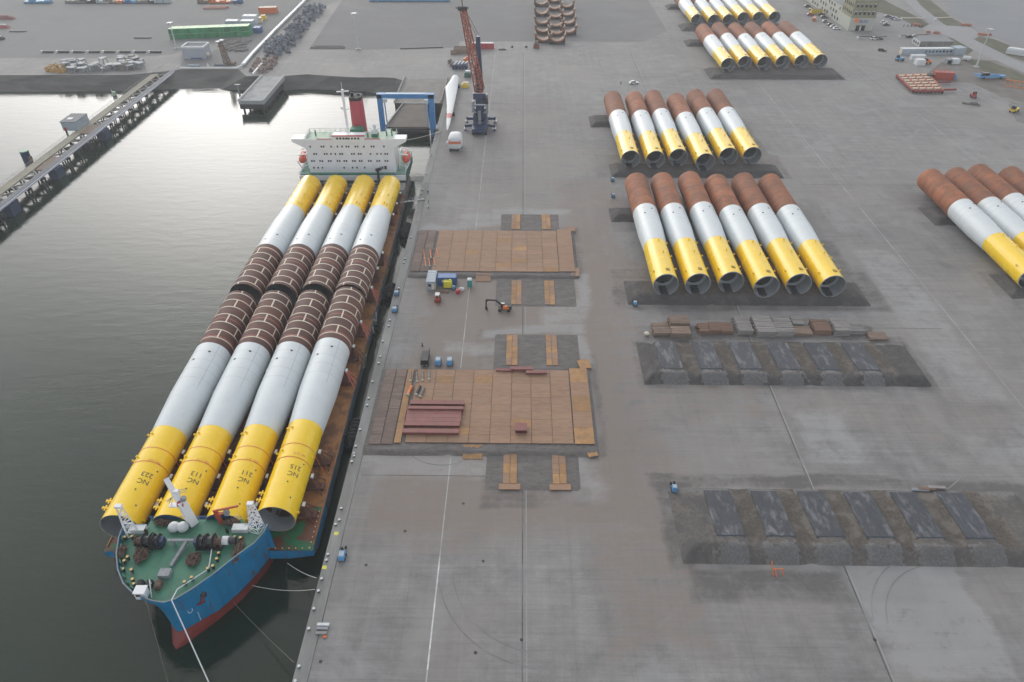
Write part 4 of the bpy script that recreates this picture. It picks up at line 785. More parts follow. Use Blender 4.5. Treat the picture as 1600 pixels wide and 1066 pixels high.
a=at(674,452); c=container('site_office','pale grey office container with bar roof beside the blue container','%s'and(a.x,a.y+2.6,0),PI/2,(6.0,2.45,2.7),CGR,'office container',None,True,None,CGR)
MB().box((-3.06,.3,1.1),(.06,.9,.8)).build('window',GLS,c); MB().box((-3.06,-.55,.3),(.06,.8,1.7)).build('door',WLD,c)
a=at(699,446); c=container('shipping_container','blue shipping container behind the yellow tank','%s'and(a.x+.0,a.y+1.0,0),0,(5.1,2.44,2.6),CBL,'container',None,True,None,mat('blue_container_roof',(.13,.22,.42),.5)); MB().box((-.9,-1.28,1.2),(1.1,.06,.7)).build('placard',CWH,c)
a=at(700,450); t=thing('fuel_tank','bright lemon yellow tank cabinet before the blue container','tank',a); MB().box((0,.5,.15),(2.4,1.6,2.0),0,(.94,.9)).build('tank_body',LYL,t); b=MB(); b.box((0,.5,0),(2.5,1.7,.18)); b.build('skid',DRK,t); MB().cyl((.6,.5,2.15),(.6,.5,2.5),.25,.25,8).build('filler_cap',LYL,t); b=MB(); [b.box((-1.0+.5*k,-.32,.3),(.06,.05,1.7)) for k in range(5)]; b.build('door_seam',YBX,t)
def trolley(u,v,label,w_=1.5,d=2.2,h=1.5,arm=True,rz=0.0):
    """blue wheeled power cabinet"""
    p=at(u,v); p.z=.07 if p.x<-32.5 else 0; t=thing('power_cabinet',label,'power cabinet',p,rz,'light blue wheeled power cabinets'); t.scale=(.78,.78,.85); b=MB(); b.box((0,0,.45),(w_,d,h-.45),0,(.9,.85)); b.build('cabinet',BLU,t); MB().box((0,0,h),(w_*.8,d*.6,.08)).build('lid',CGR,t)
    wheels(t,((-w_/2,-d*.3),(w_/2,-d*.3),(-w_/2,d*.3),(w_/2,d*.3)),.35,.25)
    if arm: b=MB(); b.bar((0,d/2,.5),(0,d/2+1.1,.6),.12); b.box((-.5,d/2+1.1,.3),(.5,.5,.5)); b.box((.4,d/2+1.4,.3),(.45,.5,.5)); b.build('tow_bar',RUB,t)
    return t
for q in ((535,872,'light blue power cabinet with black cables alone on the kerb by the bow'),(685,569,'left of the two light blue cabinets beside the dark truck',1.7,2.6,1.9,False),(703,569,'right of the two light blue cabinets beside the dark truck',1.7,2.6,1.9,False),(620,461,'light blue cabinet on the kerb under a pair of bollards',1.4,1.9,1.3),(617,487,'light blue cabinet with dark top on the kerb abreast of the excavator',1.5,2.0,1.4),(709,452,'small blue box beside the yellow tank',1.2,1.2,1.3,False),(992,477,'small blue cabinet at the near left corner of the nearest shore row',1.2,1.5,1.4),(957,283,'blue cabinet on open concrete between first and second shore rows',1.2,1.6,1.5),(958,308,'blue cabinet beside the rear berm of the nearest shore row',1.2,1.6,1.4),(1053,767,'light blue cabinet at the far left corner of the nearest empty berm',1.3,1.7,1.6),(1303,120,'tiny blue cabinet at the right end of the third row front berm',1.3,1.6,1.4)): trolley(*q)
a=at(734,447); t=thing('portable_toilet','teal portable toilet with white roof beside the plate ramp','portable toilet',a); MB().box((0,0,0),(1.2,1.2,2.2)).build('cabin',TEA,t); MB().box((0,0,2.2),(1.3,1.3,.28),0,(.75,.75)).build('roof',CWH,t); MB().box((0,-.62,.1),(.8,.05,1.95)).build('door',mat('pale_teal_door',(.03,.28,.28),.5),t)
a=at(684,471); t=thing('forklift','red and black forklift with white roof near the site office','forklift',a); b=MB(); b.box((0,.3,.35),(1.3,2.2,.8)); b.box((0,1.3,.35),(1.3,.6,1.2)); b.build('body',RED,t); b=MB(); [b.bar((sx*.55,y,1.1),(sx*.5,y*.8,2.2),.1) for sx in (-1,1) for y in (-.5,1.0)]; b.box((0,.2,.9),(.8,.8,.5)); b.build('cage',RUB,t); MB().box((0,.25,2.2),(1.2,1.5,.08)).build('roof',CWH,t); b=MB(); [b.box((x,-.95,.3),(.12,.12,2.0)) for x in (-.4,.4)]; [b.box((x,-1.5,.15),(.12,1.1,.07)) for x in (-.4,.4)]; b.build('mast',ORP,t); wheels(t,((-.65,-.5),(.65,-.5),(-.65,1.1),(.65,1.1)),.35,.25)
a=at(716,458); o=MB().box((0,0,0),(1.3,1.1,.9)).box((0,0,.9),(1.1,.9,.25)).build('generator',RED,loc=a); tag(o,'small dark red generator with pale top near the teal toilet','generator'); a=at(721,453); o=MB().box((0,0,0),(1.5,1,.5)).ball((0,0,.5),.5,5,(1.3,.9,.7)).build('bulk_bag',CWH,loc=a); tag(o,'white crumpled bulk bag next to the dark red generator','bag')
a=at(692,457); t=thing('pallet','brown pallet with timber lying in front of the yellow tank','pallet',a); MB().box((0,0,0),(3.2,.9,.15)).build('deck_boards',TMB,t); b=MB(); [b.box((-1.3+k*.85,0,.15),(.5,.5,.25+.1*(k%2))) for k in range(4)]; b.build('timber_block',TMR,t)
# excavator
a=at(787,485); t=thing('excavator','orange wheeled excavator with long folded black arm pointing to the quay','excavator',a,0); t.scale=(.64,.64,.64)
b=MB(); b.box((.2,0,.75),(4.6,1.9,.5)); b.build('chassis',DRK,t); wheels(t,[(-1.7,-1.1),(-1.7,1.1),(2.1,-1.1),(2.1,1.1)],.62,.6,(0,1,0)); MB().box((2.4,0,1.25),(2.0,2.5,1.35),0,(.9,.92)).build('counterweight',DRK,t); MB().box((.9,-.55,1.3),(2.6,1.4,1.2),0,(.95,.9)).build('engine_cover',ORP,t)
b=MB(); b.box((-.4,.7,1.3),(1.7,1.1,1.75),0,(.85,.85)); b.build('cab',GLS,t); MB().box((-.4,.7,3.05),(1.5,1.0,.1)).build('cab_roof',CWH,t)
b=MB(); b.bar((.2,0,1.8),(-3.2,.3,4.8),.55,.6); b.bar((-3.2,.3,4.8),(-7.2,.4,5.0),.45,.5); b.bar((-3.2,.2,4.4),(-.3,.1,2.6),.2); b.build('boom',RUB,t); b=MB(); b.bar((-7.2,.4,5.2),(-7.4,.1,1.6),.4,.45); b.bar((-6,.4,5.3),(-7.3,.3,3.9),.18); b.build('stick',RUB,t); b=MB(); b.box((-7.3,0,.9),(.9,.9,.8)); b.bar((-7.6,-.4,1.0),(-6.7,-.5,.2),.3); b.bar((-7.6,.4,1.0),(-6.7,.5,.2),.3); b.build('grab',RUB,t)
# dark flatbed truck
a=at(664,571); t=thing('flatbed_truck','dark flatbed truck seen from the front, parked by the two light blue cabinets','truck',a,.05); t.scale=(.82,.82,.85)
MB().box((0,-.0,.5),(2.3,2.0,2.0),0,(.92,.85)).build('cab',DRK,t); MB().box((0,-1.0,1.4),(1.9,.06,.75)).build('windscreen',GLS,t); b=MB(); b.box((0,3.4,.75),(2.3,4.8,.2)); b.build('load_bed',DRK,t); b=MB(); b.box((1.1,3.4,.9),(.08,4.8,1.2)); b.box((0,1.1,.9),(2.3,.1,1.3)); b.build('side_board',DRK,t); wheels(t,((-1.0,-.2),(1.0,-.2),(-1.0,4.4),(1.0,4.4)),.5,.35); MB().box((-.6,-1.05,.7),(.4,.06,.2)).build('headlight',CWH,t); MB().box((.6,-1.05,.7),(.4,.06,.2)).build('headlight',CWH,t)
a=at(660,541); o=MB().cyl((0,0,0),(0,0,1.2),.15,.08,8).box((0,0,0),(.5,.5,.08)).build('cone_post',DRK,loc=a); tag(o,'small dark post on the concrete beyond the flatbed truck','post')
a=at(503.5,985); t=thing('barrier','red and white striped barrier boards lying on the quay near the bow','barrier',(a.x,a.y,.0)); 
for k,(y,w_,m) in enumerate(((.9,2.0,CWH),(.2,1.9,STL),(-.6,1.8,TMG))): MB().box((0,y,.02+.02*k),(w_,.5,.35)).build('board',m,t)
MB().box((.7,-1.2,.02),(.6,.4,.25)).build('red_foot',ORP,t)
for (u,v),l in (((525.5,834),'yellow painted spot on the kerb near the bow corner'),((507,887),'yellow chevron on the kerb near the paired bollards')):
    a=at(u,v); o=MB().box((0,0,.064),(.8,.7,.01)).build('painted_spot',LYL,loc=(a.x,a.y,0)); o['kind']='structure'
a=at(1215,897); t=thing('trestle','orange steel trestle standing before the nearest empty berm','trestle',a,.1); b=MB(); b.bar((-.9,-.2,0),(-1.1,1.2,2.2),.14); b.bar((-1.0,.4,1.0),(.9,.3,1.0),.14); b.build('frame',ORP,t); MB().bar((-.4,-.6,0),(-.6,.3,1.1),.15).build('leg',ORP,t); MB().bar((.9,-.5,0),(.7,.3,1.1),.15).build('leg',ORP,t)
for u,v in ((572,883),(755,877),(815,1000),(743,1020),(501,1034),(1367,1000),(633,830),(724,787)):
    a=at(u,v); o=MB().cyl((0,0,.0),(0,0,.02),.3,.3,12).build('drain_cover',DRK,loc=(a.x,a.y,.005)); struct(o)
# people on the quay
def person(u,v,rz,jm,label):
    a=at(u,v); t=thing('person',label,'person',a,rz)
    J=dict(p=(0,0,.95),c=(0,.0,1.3),n=(0,0,1.5),h=(0,-.02,1.63),ht=(0,-.02,1.76),lk=(.12,-.1,.52),la=(.12,.02,.08),lt=(.12,-.17,.04),rk=(-.12,.04,.52),ra=(-.12,.2,.1),rtt=(-.12,.02,.04),lh=(.1,0,.92),rh=(-.1,0,.92),ls=(.2,0,1.42),le=(.27,.03,1.16),lw=(.25,-.14,.95),rs=(-.2,0,1.42),re=(-.27,.02,1.16),rw=(-.24,-.16,.96))
    E=[('p','c'),('c','n'),('n','h'),('h','ht'),('p','lh'),('lh','lk'),('lk','la'),('la','lt'),('p','rh'),('rh','rk'),('rk','ra'),('ra','rtt'),('n','ls'),('ls','le'),('le','lw'),('n','rs'),('rs','re'),('re','rw')]
    Rr=dict(p=.15,c=.15,n=.06,h=.10,ht=.08,lh=.10,rh=.10,lk=.07,rk=.07,la=.05,ra=.05,lt=.04,rtt=.04,ls=.075,rs=.075,le=.055,re=.055,lw=.035,rw=.035)
    for s,wn in ((1,'lw'),(-1,'rw')):
        wx,wy,wz=J[wn]
        for f in range(5):
            k='%s%d'%(wn,f); J[k]=(wx+s*(.0+.006*f)-(.03*s if f==0 else 0),wy-.05+.022*f-(.02 if f==0 else 0),wz-(.09,.165,.175,.165,.14)[f]); E.append((wn,k)); Rr[k]=.010
    ks=list(J); me=bpy.data.meshes.new('body'); me.from_pydata([J[k] for k in ks],[(ks.index(x),ks.index(y)) for x,y in E],[]); o=bpy.data.objects.new('body',me); COL.objects.link(o)
    md=o.modifiers.new('skin','SKIN'); md.use_smooth_shade=True
    for i,k in enumerate(ks): sv=me.skin_vertices[0].data[i]; sv.radius=(Rr[k],Rr[k]); sv.use_root=(k=='p')
    o.modifiers.new('sub','SUBSURF').levels=1; bpy.context.view_layer.update(); m2=bpy.data.meshes.new_from_object(o.evaluated_get(bpy.context.evaluated_depsgraph_get())); bpy.data.objects.remove(o); m2.name='body'
    for m_ in (SKN,jm,NVY,RUB): m2.materials.append(m_)
    for pl in m2.polygons:
        z=pl.center.z; pl.material_index=0 if z>1.5 or (z<.95 and abs(pl.center.x)>.2) else 1 if z>.93 else 2 if z>.1 else 3
    o=bpy.data.objects.new('body',m2); COL.objects.link(o); o.parent=t
    MB().lathe_z([(0,.15),(.02,.125),(.08,.12),(.14,.07)],12,(0,-.02,1.68)).build('helmet',CWH,t,True)
    b=MB(); b.ball((.035,-.115,1.63),.012,4); b.ball((-.035,-.115,1.63),.012,4); b.ball((0,-.125,1.6),.018,4); b.build('face',RUB,t)
person(669,304,.4,NVY,'worker in navy clothes standing by the quay bollards, farthest of three'); person(670,317,2.5,HVY,'worker in a high visibility yellow jacket near the gangway'); person(669.5,327,1.2,CWH,'worker in a pale top nearest the far platform'); person(970,133,0,NVY,'person in dark clothes standing near the small white car')
# ---------------------------------------------------------------- nacelle, blade, crane, linkspan
a=at(711,238); t=thing('turbine_nacelle','white rounded turbine hub with an orange band on a dark stand','turbine hub',a)
b=MB(); n=20
def ring(y,rx,rz_,zc): return [(rx*math.copysign(abs(math.cos(2*PI*k/n))**.6,math.cos(2*PI*k/n)),y,zc+rz_*math.copysign(abs(math.sin(2*PI*k/n))**.6,math.sin(2*PI*k/n))) for k in range(n)]
b.loft([ring(.2,1.6,1.2,3),ring(.5,2.5,2.0,3),ring(1.6,2.8,2.4,3.1),ring(4.5,2.8,2.5,3.3),ring(7,2.6,2.2,3.4),ring(8,1.8,1.5,3.4)]); b.build('housing',CWH,t,True,sharp=60)
b=MB(); b.box((0,.35,3.2),(4.7,.5,1.0)); b.box((0,.75,3.9),(4.6,.6,.75)); b.build('orange_band',mat('salmon_band',(.62,.18,.09),.5),t,True); b=MB(); b.box((0,1,0),(4.6,.6,.9)); b.box((0,6,0),(4.6,.6,.9)); b.box((-1.9,3.5,0),(.5,6,.6)); b.box((1.9,3.5,0),(.5,6,.6)); b.build('stand',DRK,t); MB().cyl((-2.7,2,3),(-3.4,2,3),.8,.6,10).build('blade_socket',CWH,t)
a=at(717,237); o=MB().box((0,0,0),(1.2,.8,.7)).box((0,.2,.7),(.5,.4,.5)).build('tool_crate',STL,loc=(a.x+.6,a.y,0)); tag(o,'grey crate standing right of the turbine hub','crate')
p0=at(711.5,124,2); p1=at(699,206,1.5); t=thing('turbine_blade','long white wind turbine blade with a red band near its tip, lying along the quay','turbine blade',(p0.x,p0.y,0)); D=Vector((p1.x-p0.x,p1.y-p0.y,0)); LL=D.length; t.rotation_euler=(0,0,math.atan2(D.y,D.x))
b=MB(); prof=[(0,1.9,1.9,0),(.03,1.9,1.8,0),(.10,2.3,1.5,.5),(.19,3.0,1.1,1.2),(.3,2.55,.8,.9),(.45,2.0,.6,.5),(.6,1.5,.45,.25),(.75,1.15,.32,.1),(.9,.75,.2,0),(.98,.35,.12,0),(1,.08,.05,0)]
def bl(t_,c,h,o_): return [(t_*LL,o_*-1+c*math.cos(2*PI*k/16),2.2+h*math.sin(2*PI*k/16)) for k in range(16)]
b.loft([bl(*q) for q in prof]); b.build('shell',CWH,t,True,sharp=70); b=MB(); b.loft([[(x,y*1.01,2.2+(z-2.2)*1.06) for x,y,z in bl(t_,c,h,o_)] for t_,c,h,o_ in ((.72,1.24,.345,.13),(.80,1.03,.29,.07))],caps=False); b.build('red_band',RED,t,True)
for x,w_ in ((.66,3.6),(.1,4.6)): b=MB(); b.box((LL*x,0,0),(.8,w_,1.6)); b.build('transport_frame',DRK,t)
# mobile harbour crane
cx,cy=-16.9,286.0; t=thing('mobile_harbour_crane','dark blue mobile harbour crane with a raised red lattice boom','crane',(cx,cy,0))
b=MB(); b.box((0,3,1.1),(6.0,17,1.5)); 
b.build('undercarriage',CRB,t); wheels(t,[(x,y) for x in (-2.6,0,2.6) for y in (-4.5,-2.5,-.5,1.5,5,7,9)],.75,.9)
for s in (-1,1):
    for y,ye in ((-.5,.2),(6.5,8.8)):
        b=MB(); b.bar((s*2,y+1.5,2.2),(s*6.0,ye,1.9),1.0,1.1); b.cyl((s*5.9,ye,0.3),(s*5.9,ye,2.6),.3,.3,8); b.cyl((s*5.9,ye,0),(s*5.9,ye,.3),1.0,.8,10); o=b.build('outrigger',CRB,t); MB().box((s*5.9,ye,.9),(1.5,1.3,.2)).build('outrigger_collar',CWH,o)
b=MB(); b.box((0,4.5,2.6),(5.6,10,1.2)); b.box((0,7.5,3.8),(5.4,5.5,3.6)); b.box((-2.2,2.5,3.8),(1.0,5,2.6)); b.box((2.2,2.5,3.8),(1.0,5,2.6)); b.build('machinery_house',CRB,t); b=MB(); b.box((0,-.8,3.0),(1.2,.2,5.5)); [b.box((0,-1.0,3.2+.5*k),(1.1,.15,.08)) for k in range(10)]; b.build('access_ladder',STL,t)
b=MB(); b.loft([[(sx*w_,4+sy*d_,z) for sx,sy in ((-1,-1),(1,-1),(1,1),(-1,1))] for z,w_,d_ in ((3.6,1.7,1.8),(17,1.5,1.6),(36,.8,.9))]); b.build('tower',CRB,t); b=MB(); b.box((0,2.2,12.5),(5.0,2.6,2.4)); b.box((0,3,6.5),(4.6,3.4,.3)); b.box((0,3,9.5),(4.8,3.4,.3)); b.build('tower_platform',CRB,t); b=MB(); b.box((2.6,1.2,11),(1.9,2.2,2.6),0,(.85,.85)); b.build('cabin',GLS,t); MB().box((-2.7,2.5,7),(1.0,2.5,4.5)).build('ladder_cage',STL,t); MB().box((2.9,3.2,6),(1.0,3,8)).build('ladder_cage',STL,t); b=MB(); b.box((0,2,9.8),(5.2,.3,.5)); b.box((0,.6,15),(5.4,.3,.4)); b.build('handrail_band',CWH,t)
ft=Vector((.2,1.5,16)); tp=Vector((-4.4,-10,49)); b=MB(); b.lattice(ft,tp,2.9,1.6,14,.22); b.build('lattice_boom',CRR,t)
b=MB(); b.cyl(tp+Vector((-1.8,0,0)),tp+Vector((1.6,0,0)),.75,.75,10); b.bar(tp+Vector((-2.6,0,.2)),tp+Vector((2.2,0,.2)),.4); b.bar(tp,tp+Vector((-.4,-.5,5)),.25); b.build('boom_head',DRK,t)
b=MB()
for o_ in (-.5,.5): b.bar(tp+Vector((o_,0,0)),(o_,4,36.2),.12)
b.bar((.6,2,12),ft.lerp(tp,.3),.5); b.build('luffing_rope',DRK,t)
# ro-ro link span and blue gantry
t=thing('link_span','grey sloping ro-ro ramp hanging in the blue gantry','ramp',(-47.5,300,0))
b=MB(); 
def slab(p,z0,z1): 
    b=MB(); n=len(p); b.add([(x,y,z) for x,y,z in p]+[(x,y,z-.9) for x,y,z in p],[tuple(range(n)),tuple(range(2*n-1,n-1,-1))]+[(i,n+i,n+(i+1)%n,(i+1)%n) for i in range(n)]); return b
slab([(-5.5,18.4,-.2),(5.0,18.4,-.2),(9.0,-9,-.5),(-9.2,-9,-.5)],0,0).build('ramp_deck',mat('dark_ramp_paving',(.125,.108,.092),.85,v=.25,s=.25,c2=(.17,.15,.13),s2=.2),t); b=MB(); b.bar((-5.4,18.4,.2),(-9.2,-9,-.1),.5,.6); b.bar((5,18.4,.2),(9,-9,-.1),.5,.6); b.build('side_kerb',STW,t); b=MB(); [b.bar((-7,-8.5+6*k,-1.6),(7,-8.5+6*k,-1.6),.8) for k in range(4)]; b.build('cross_girder',DRK,t); b=MB(); b.bar((-6.5,-9.4,-2.3),(9,-9.4,-2.3),.8); b.build('fender_beam',DRK,t); MB().box((0,18.5,-.15),(10.4,.7,.2)).build('hinge_plate',CNC,t)
t=thing('ramp_gantry','blue steel gantry frame straddling the ro-ro ramp','gantry',(-47,289,0)); b=MB(); b.box((-10.6,0,-4.5),(1.9,2.2,18.5)); o=b.build('leg',GAN,t); b=MB(); b.box((10.4,0,-4.5),(2.2,2.2,18.5)); o=b.build('leg',GAN,t); b=MB(); b.box((0,0,12.4),(23.4,2.2,1.7)); b.build('top_beam',GAN,t); MB().box((0,0,14.12),(16,1.9,.06)).build('beam_walkway',GNT,t)
b=MB(); b.cyl((-8.6,.3,0),(-8.9,.3,11.5),.28,.28,8); b.cyl((8.4,.3,0),(8.6,.3,11.5),.28,.28,8); b.build('hoist_cylinder',GNT,t); b=MB(); b.box((-8.5,0,10.6),(1.6,1.2,1.2)); b.box((8.3,0,10.2),(1.8,1.2,1.4)); b.build('winch_box',CWH,t)
for x in (-10.6,10.6): b=MB(); [b.cyl((x+o_,yy,-9),(x+o_,yy,-3.5),.6,.6,10) for o_ in (-.8,.8) for yy in (-.9,1.2)]; b.build('pile_cluster',CRB,t)
b=MB(); b.cyl((12,-3,-8),(12,-3,.5),.9,.9,10); [b.cyl((11.4,-6-1.5*k,-6),(11.4,-6-1.5*k,-1.5),.35,.35,8) for k in range(4)]; b.build('guide_pile',DRK,t)
sheet('ramp_pavement',[(-56.8,319),(-36.2,319),(-36.2,354),(-56.9,352)],-.018,CNB)
for x,l in ((-57.2,'concrete kerb wall along the water side of the ramp approach'),(-36.1,'dark kerb wall between the ramp approach and the blade')):
    o=MB().box((0,0,-.3),(.5,36,1.2)).build('kerb_wall',CNC if x<-50 else STW,loc=(x,337,0)); tag(o,l,'wall')
# stores between crane and yard
t=thing('steel_frame_rack','brown rack of long steel frames beside the crane boom','rack',at(722,83)); b=MB(); [b.box((0,-1+1.6*k,0),(9,.5,2.2)) for k in range(5)]; b.build('frame_beam',TMB,t)
for k,(u,v) in enumerate(((708,84),(704,98),(707,104))):
    a=at(u,v); o=MB(); [o.box((random.uniform(-1.5,1.5),random.uniform(-2,2),0),(1.2,1.5,1+random.random())) for _ in range(4)]; o=o.build('scrap_pile',(TMB,STW,TMR)[k],loc=a); tag(o,'%s scrap heap left of the dark blue spreader stack'%('brown','grey','red-brown')[k],'scrap')
a=at(718,107); t=thing('spreader_stack','stack of dark blue spreader beams with white slanting bars','spreader beams',a); b=MB(); [b.box((-3+1.6*k,1,0),(1.2,6,2.0)) for k in range(5)]; b.build('beam',NVY,t); b=MB(); [b.bar((-2.6+1.8*k,-1+.6*k,2.1),(-1.4+1.8*k,3.8,2.4),.5) for k in range(4)]; b.build('white_bar',CWH,t)
a=at(729,96); o=MB().box((0,0,0),(3,2.4,1.6)).box((.4,.3,1.6),(1.6,1,.6)).build('orange_crate',ORP,loc=a); tag(o,'orange crate between the spreader stack and crane boom','crate')
a=at(731,120); t=thing('generator_cabinet','dark green generator cabinet with white top beside the crane boom','generator',a); MB().box((0,0,0),(3.2,3,2.2)).build('housing',mat('dark_green_paint',(.02,.10,.07),.5),t); MB().box((0,.8,2.2),(2.4,1.8,.5)).build('white_top',CWH,t)
a=at(727,136); t=thing('yellow_counterweight','yellow crane counterweight block with pale top beside the blade root','counterweight',a); MB().box((0,0,0),(3.6,3,1.6),0,(.9,.9)).build('block',YBX,t); MB().box((.2,.6,1.6),(2.6,1.6,.5)).build('pale_top',WLD,t)
a=at(754,77); c=container('red_container','long dark red container with white roof at the edge of the dark yard','%s'and(a.x,a.y+1.5,0),0,(12.2,2.5,2.9),RED,'container',None,True,None,CWH)
for u,v,l in ((785,78,'dark drain trench cover right of the red container'),(800,74,'small dark box along the yard edge, first right of the drain cover'),(822,74,'small dark box along the yard edge, second right of the drain cover')): a=at(u,v); o=MB().box((0,0,0),(4 if u<790 else 1.4,1.2,.5)).box((.2,0,.5),(.8,.6,.3)).build('utility_box',DRK,loc=a); tag(o,l,'utility box')
a=at(838,75); t=thing('brick_red_box','dull red machinery box in front of the tan saddle stacks','machinery box',a); MB().box((0,0,0),(3.2,2.5,2.2)).build('box_body',mat('brick_red',(.20,.08,.06),.7),t); MB().box((0,.3,2.2),(2,1,1.4)).build('top_unit',STW,t)
# curved saddles in three stacks
def saddle(x,y,label,rz=0.0):
    t=thing('pile_saddle',label,'saddle',(x,y,0),rz,'tan steel saddles stacked in three columns'); b=MB(); ring_=[]
    for k in range(13):
        a=PI*1.0+PI*k/12; ring_.append([(5.0*math.cos(a),-2.9,5.6+4.3*math.sin(a)),(5.0*math.cos(a),2.9,5.6+4.3*math.sin(a)),(4.5*math.cos(a),2.9,5.6+3.8*math.sin(a)),(4.5*math.cos(a),-2.9,5.6+3.8*math.sin(a))])
    b.loft(ring_); b.build('cradle_shell',SDL,t)
    for yy in (-3.0,3.0):
        b=MB(); rr=[]
        for k in range(13):
            a=PI+PI*k/12; rr.append([(5.1*math.cos(a),yy-.12,5.6+4.4*math.sin(a)),(5.1*math.cos(a),yy+.12,5.6+4.4*math.sin(a)),(4.45*math.cos(a),yy+.12,5.6+3.7*math.sin(a)),(4.45*math.cos(a),yy-.12,5.6+3.7*math.sin(a))])
        b.loft(rr); b.build('edge_rib',RST,t)
    b=MB(); b.box((0,0,0),(9.4,3.4,1.6)); [b.box((s*4.2,0,1.2),(1.0,3.2,3.4)) for s in (-1,1)]; b.build('foot',DRK,t); return t
sx0=saddle(0,0,'x'); first=True
for ci,(u,vs) in enumerate(((849,(66,53,40,25,10)),(869.5,(68,56,44,30,17,5)),(888,(54,40,27,14)))):
    for j,v in enumerate(vs):
        a=at(u+(66-v)*-.06,v); lb='tan curved saddle, %s from the front in the %s stack'%(ORD[j],('left','middle','right')[ci])
        if first: sx0.location=(a.x,a.y,0); sx0['label']=lb; first=False
        else: dup(sx0,(a.x,a.y,0),random.uniform(-.03,.03),lb)
# ---------------------------------------------------------------- cars
def car(m,label,loc,rz,van=False):
    t=thing('van' if van else 'parked_car',label,'van' if van else 'car',loc,rz,'cars parked in the terminal yard'); L,W=4.5,1.8; h=1.9 if van else .85
    def sect(x,w_,z0,z1): return [(x,-w_/2,z0),(x,w_/2,z0),(x,w_/2*.94,z1),(x,-w_/2*.94,z1)]
    MB().loft([sect(-2.25,1.6,.35,.7),sect(-2.1,1.8,.28,h),sect(.9 if not van else 1.6,1.8,.28,h),sect(2.1,1.75,.3,.72 if not van else 1.0),sect(2.25,1.5,.35,.6)]).build('body',m,t,True,sharp=30)
    if not van: MB().loft([sect(-1.95,1.6,.84,.86),sect(-1.4,1.5,.84,1.42),sect(.1,1.5,.84,1.42),sect(.95,1.6,.84,.87)]).build('cabin',GLS,t); MB().box((-.65,0,1.42),(1.5,1.35,.04)).build('roof',m,t)
    else: MB().box((1.55,0,1.05),(.5,1.55,.7),0,(.5,.9)).build('windscreen',GLS,t)
    wheels(t,[(x,y) for x in (-1.35,1.4) for y in (-.85,.85)],.33,.2,(0,1,0)); return t
car(CARS['white'],'small white car alone on the open concrete between the second and third rows',at(990.5,131),.15)
for u,v,rz,k,van,l in ((1262,11,0,'grey',False,'grey car beside the farthest row, top of the photo'),(1269,16,0,'black',False,'black car behind the yellow skip'),(1272,32,1.2,'orange',True,'orange van with white roof beside the office building'),(1283,24,0,'black',False,'black car at the office wall behind the silver one'),(1287,28,0,'grey',False,'grey car at the office wall, second before the silver one'),(1290,35,0,'silver',False,'silver car along the office wall left of the black and white ones'),(1298,40,0,'black',False,'black car along the office wall next to the white ones'),(1302,43,.1,'white',False,'white car along the office wall, left of a pair'),(1307,46,0,'white',False,'white car along the office wall, right of a pair'),
    (1363,28,.3,'black',False,'black car right behind the office building'),(1387,27,.1,'grey',False,'grey car in the far car park row'),(1396,30,.3,'blue',False,'dark blue car beside the white one in the far car park row'),(1401,31,.3,'white',False,'white car at the end of the far car park row'),(1380,36,.2,'white',False,'white car in the near car park row behind the office sign'),(1384,40,.1,'black',False,'black car in front of the white one in the near car park row'),(1366,62,0,'white',False,'white car at the black boom barrier'),(1373,62,0,'black',False,'black car at the black boom barrier'),(1421,59,0,'black',False,'black car left at the gate of the white cabins'),(1429,59,0,'silver',False,'silver car at the gate of the white cabins'),(1378,80,-.3,'black',False,'lone black car in the yard left of the white cabins'),(1266,24,0,'red',False,'red car beside the yellow skip')):
    car(CARS[k],l,at(u,v),rz,van)
# ---------------------------------------------------------------- office building and right-hand yard
t=thing('office_building','cream and olive office building with an orange and blue sign over its glass door','building',(192,446,0))
b=MB(); b.box((7,8,0),(14,16,16.6)); b.build('tower_wall',[BCR],t); MB().box((7,8,6.9),(14.1,16.1,9.4)).build('upper_cladding',BOL,t)
b=MB(); b.box((7,8,16.6),(14.3,16.3,.3)); [b.box((7,y,16.9),(14.3,.4,.5)) for y in (.05,15.95)]; [b.box((x,8,16.9),(.4,15.5,.5)) for x in (.05,13.95)]; b.box((6,9,16.9),(5,4,1.6)); b.build('roof',BGR,t)
b=MB(); b.box((6.5,58,0),(13,84,9.8)); b.build('wing_wall',BCR,t); b=MB(); b.box((6.5,58,9.8),(13.2,84,.3)); b.build('wing_roof',BGR,t)
for z in (8.6,12.6):
    for k in range(5):
        w_=MB().box((2+2.5*k,-.08,z),(1.3,.14,1.7)).build('window',GLS,t); MB().box((2+2.5*k,-.1,z+1.7),(1.4,.3,.25)).build('blind',CWH,w_)
    for k in range(5): MB().box((-.08,2+3*k,z),(.14,1.3,1.7)).build('window',GLS,t)
for z in (1.2,4.3,7.2):
    for k in range(16): 
        if (k+int(z))%4: MB().box((-.06,19+4.6*k,z),(.14,1.5,1.6)).build('window',GLS,t)
MB().box((6.8,-.08,0),(5.2,.16,2.9)).build('entrance',GLS,t); MB().box((6.8,-.2,0),(.9,.1,2.6)).build('door_leaf',WLD,t); MB().box((6.8,-.5,2.9),(5.8,1.0,.25)).build('canopy',BGR,t)
b=MB(); b.cyl((3.6,-.12,5.6),(3.6,-.02,5.6),1.35,1.35,24); b.build('sign_disc',SGO,t); me=text_mesh('BUSS',2.3,.05,'LEFT'); me.transform(Matrix.Translation((5.3,-.1,5.0))@Matrix.Rotation(PI/2,4,'X')); me.materials.append(SGB); o=bpy.data.objects.new('sign_lettering',me); COL.objects.link(o); o.parent=t
a=at(1275,21); t=thing('skip','yellow skip container beside the office wing','skip',a); MB().box((0,0,0),(7,2.6,2.6)).build('skip_body',YBX,t); MB().box((0,0,2.6),(6.6,2.2,.1)).build('load',STW,t)
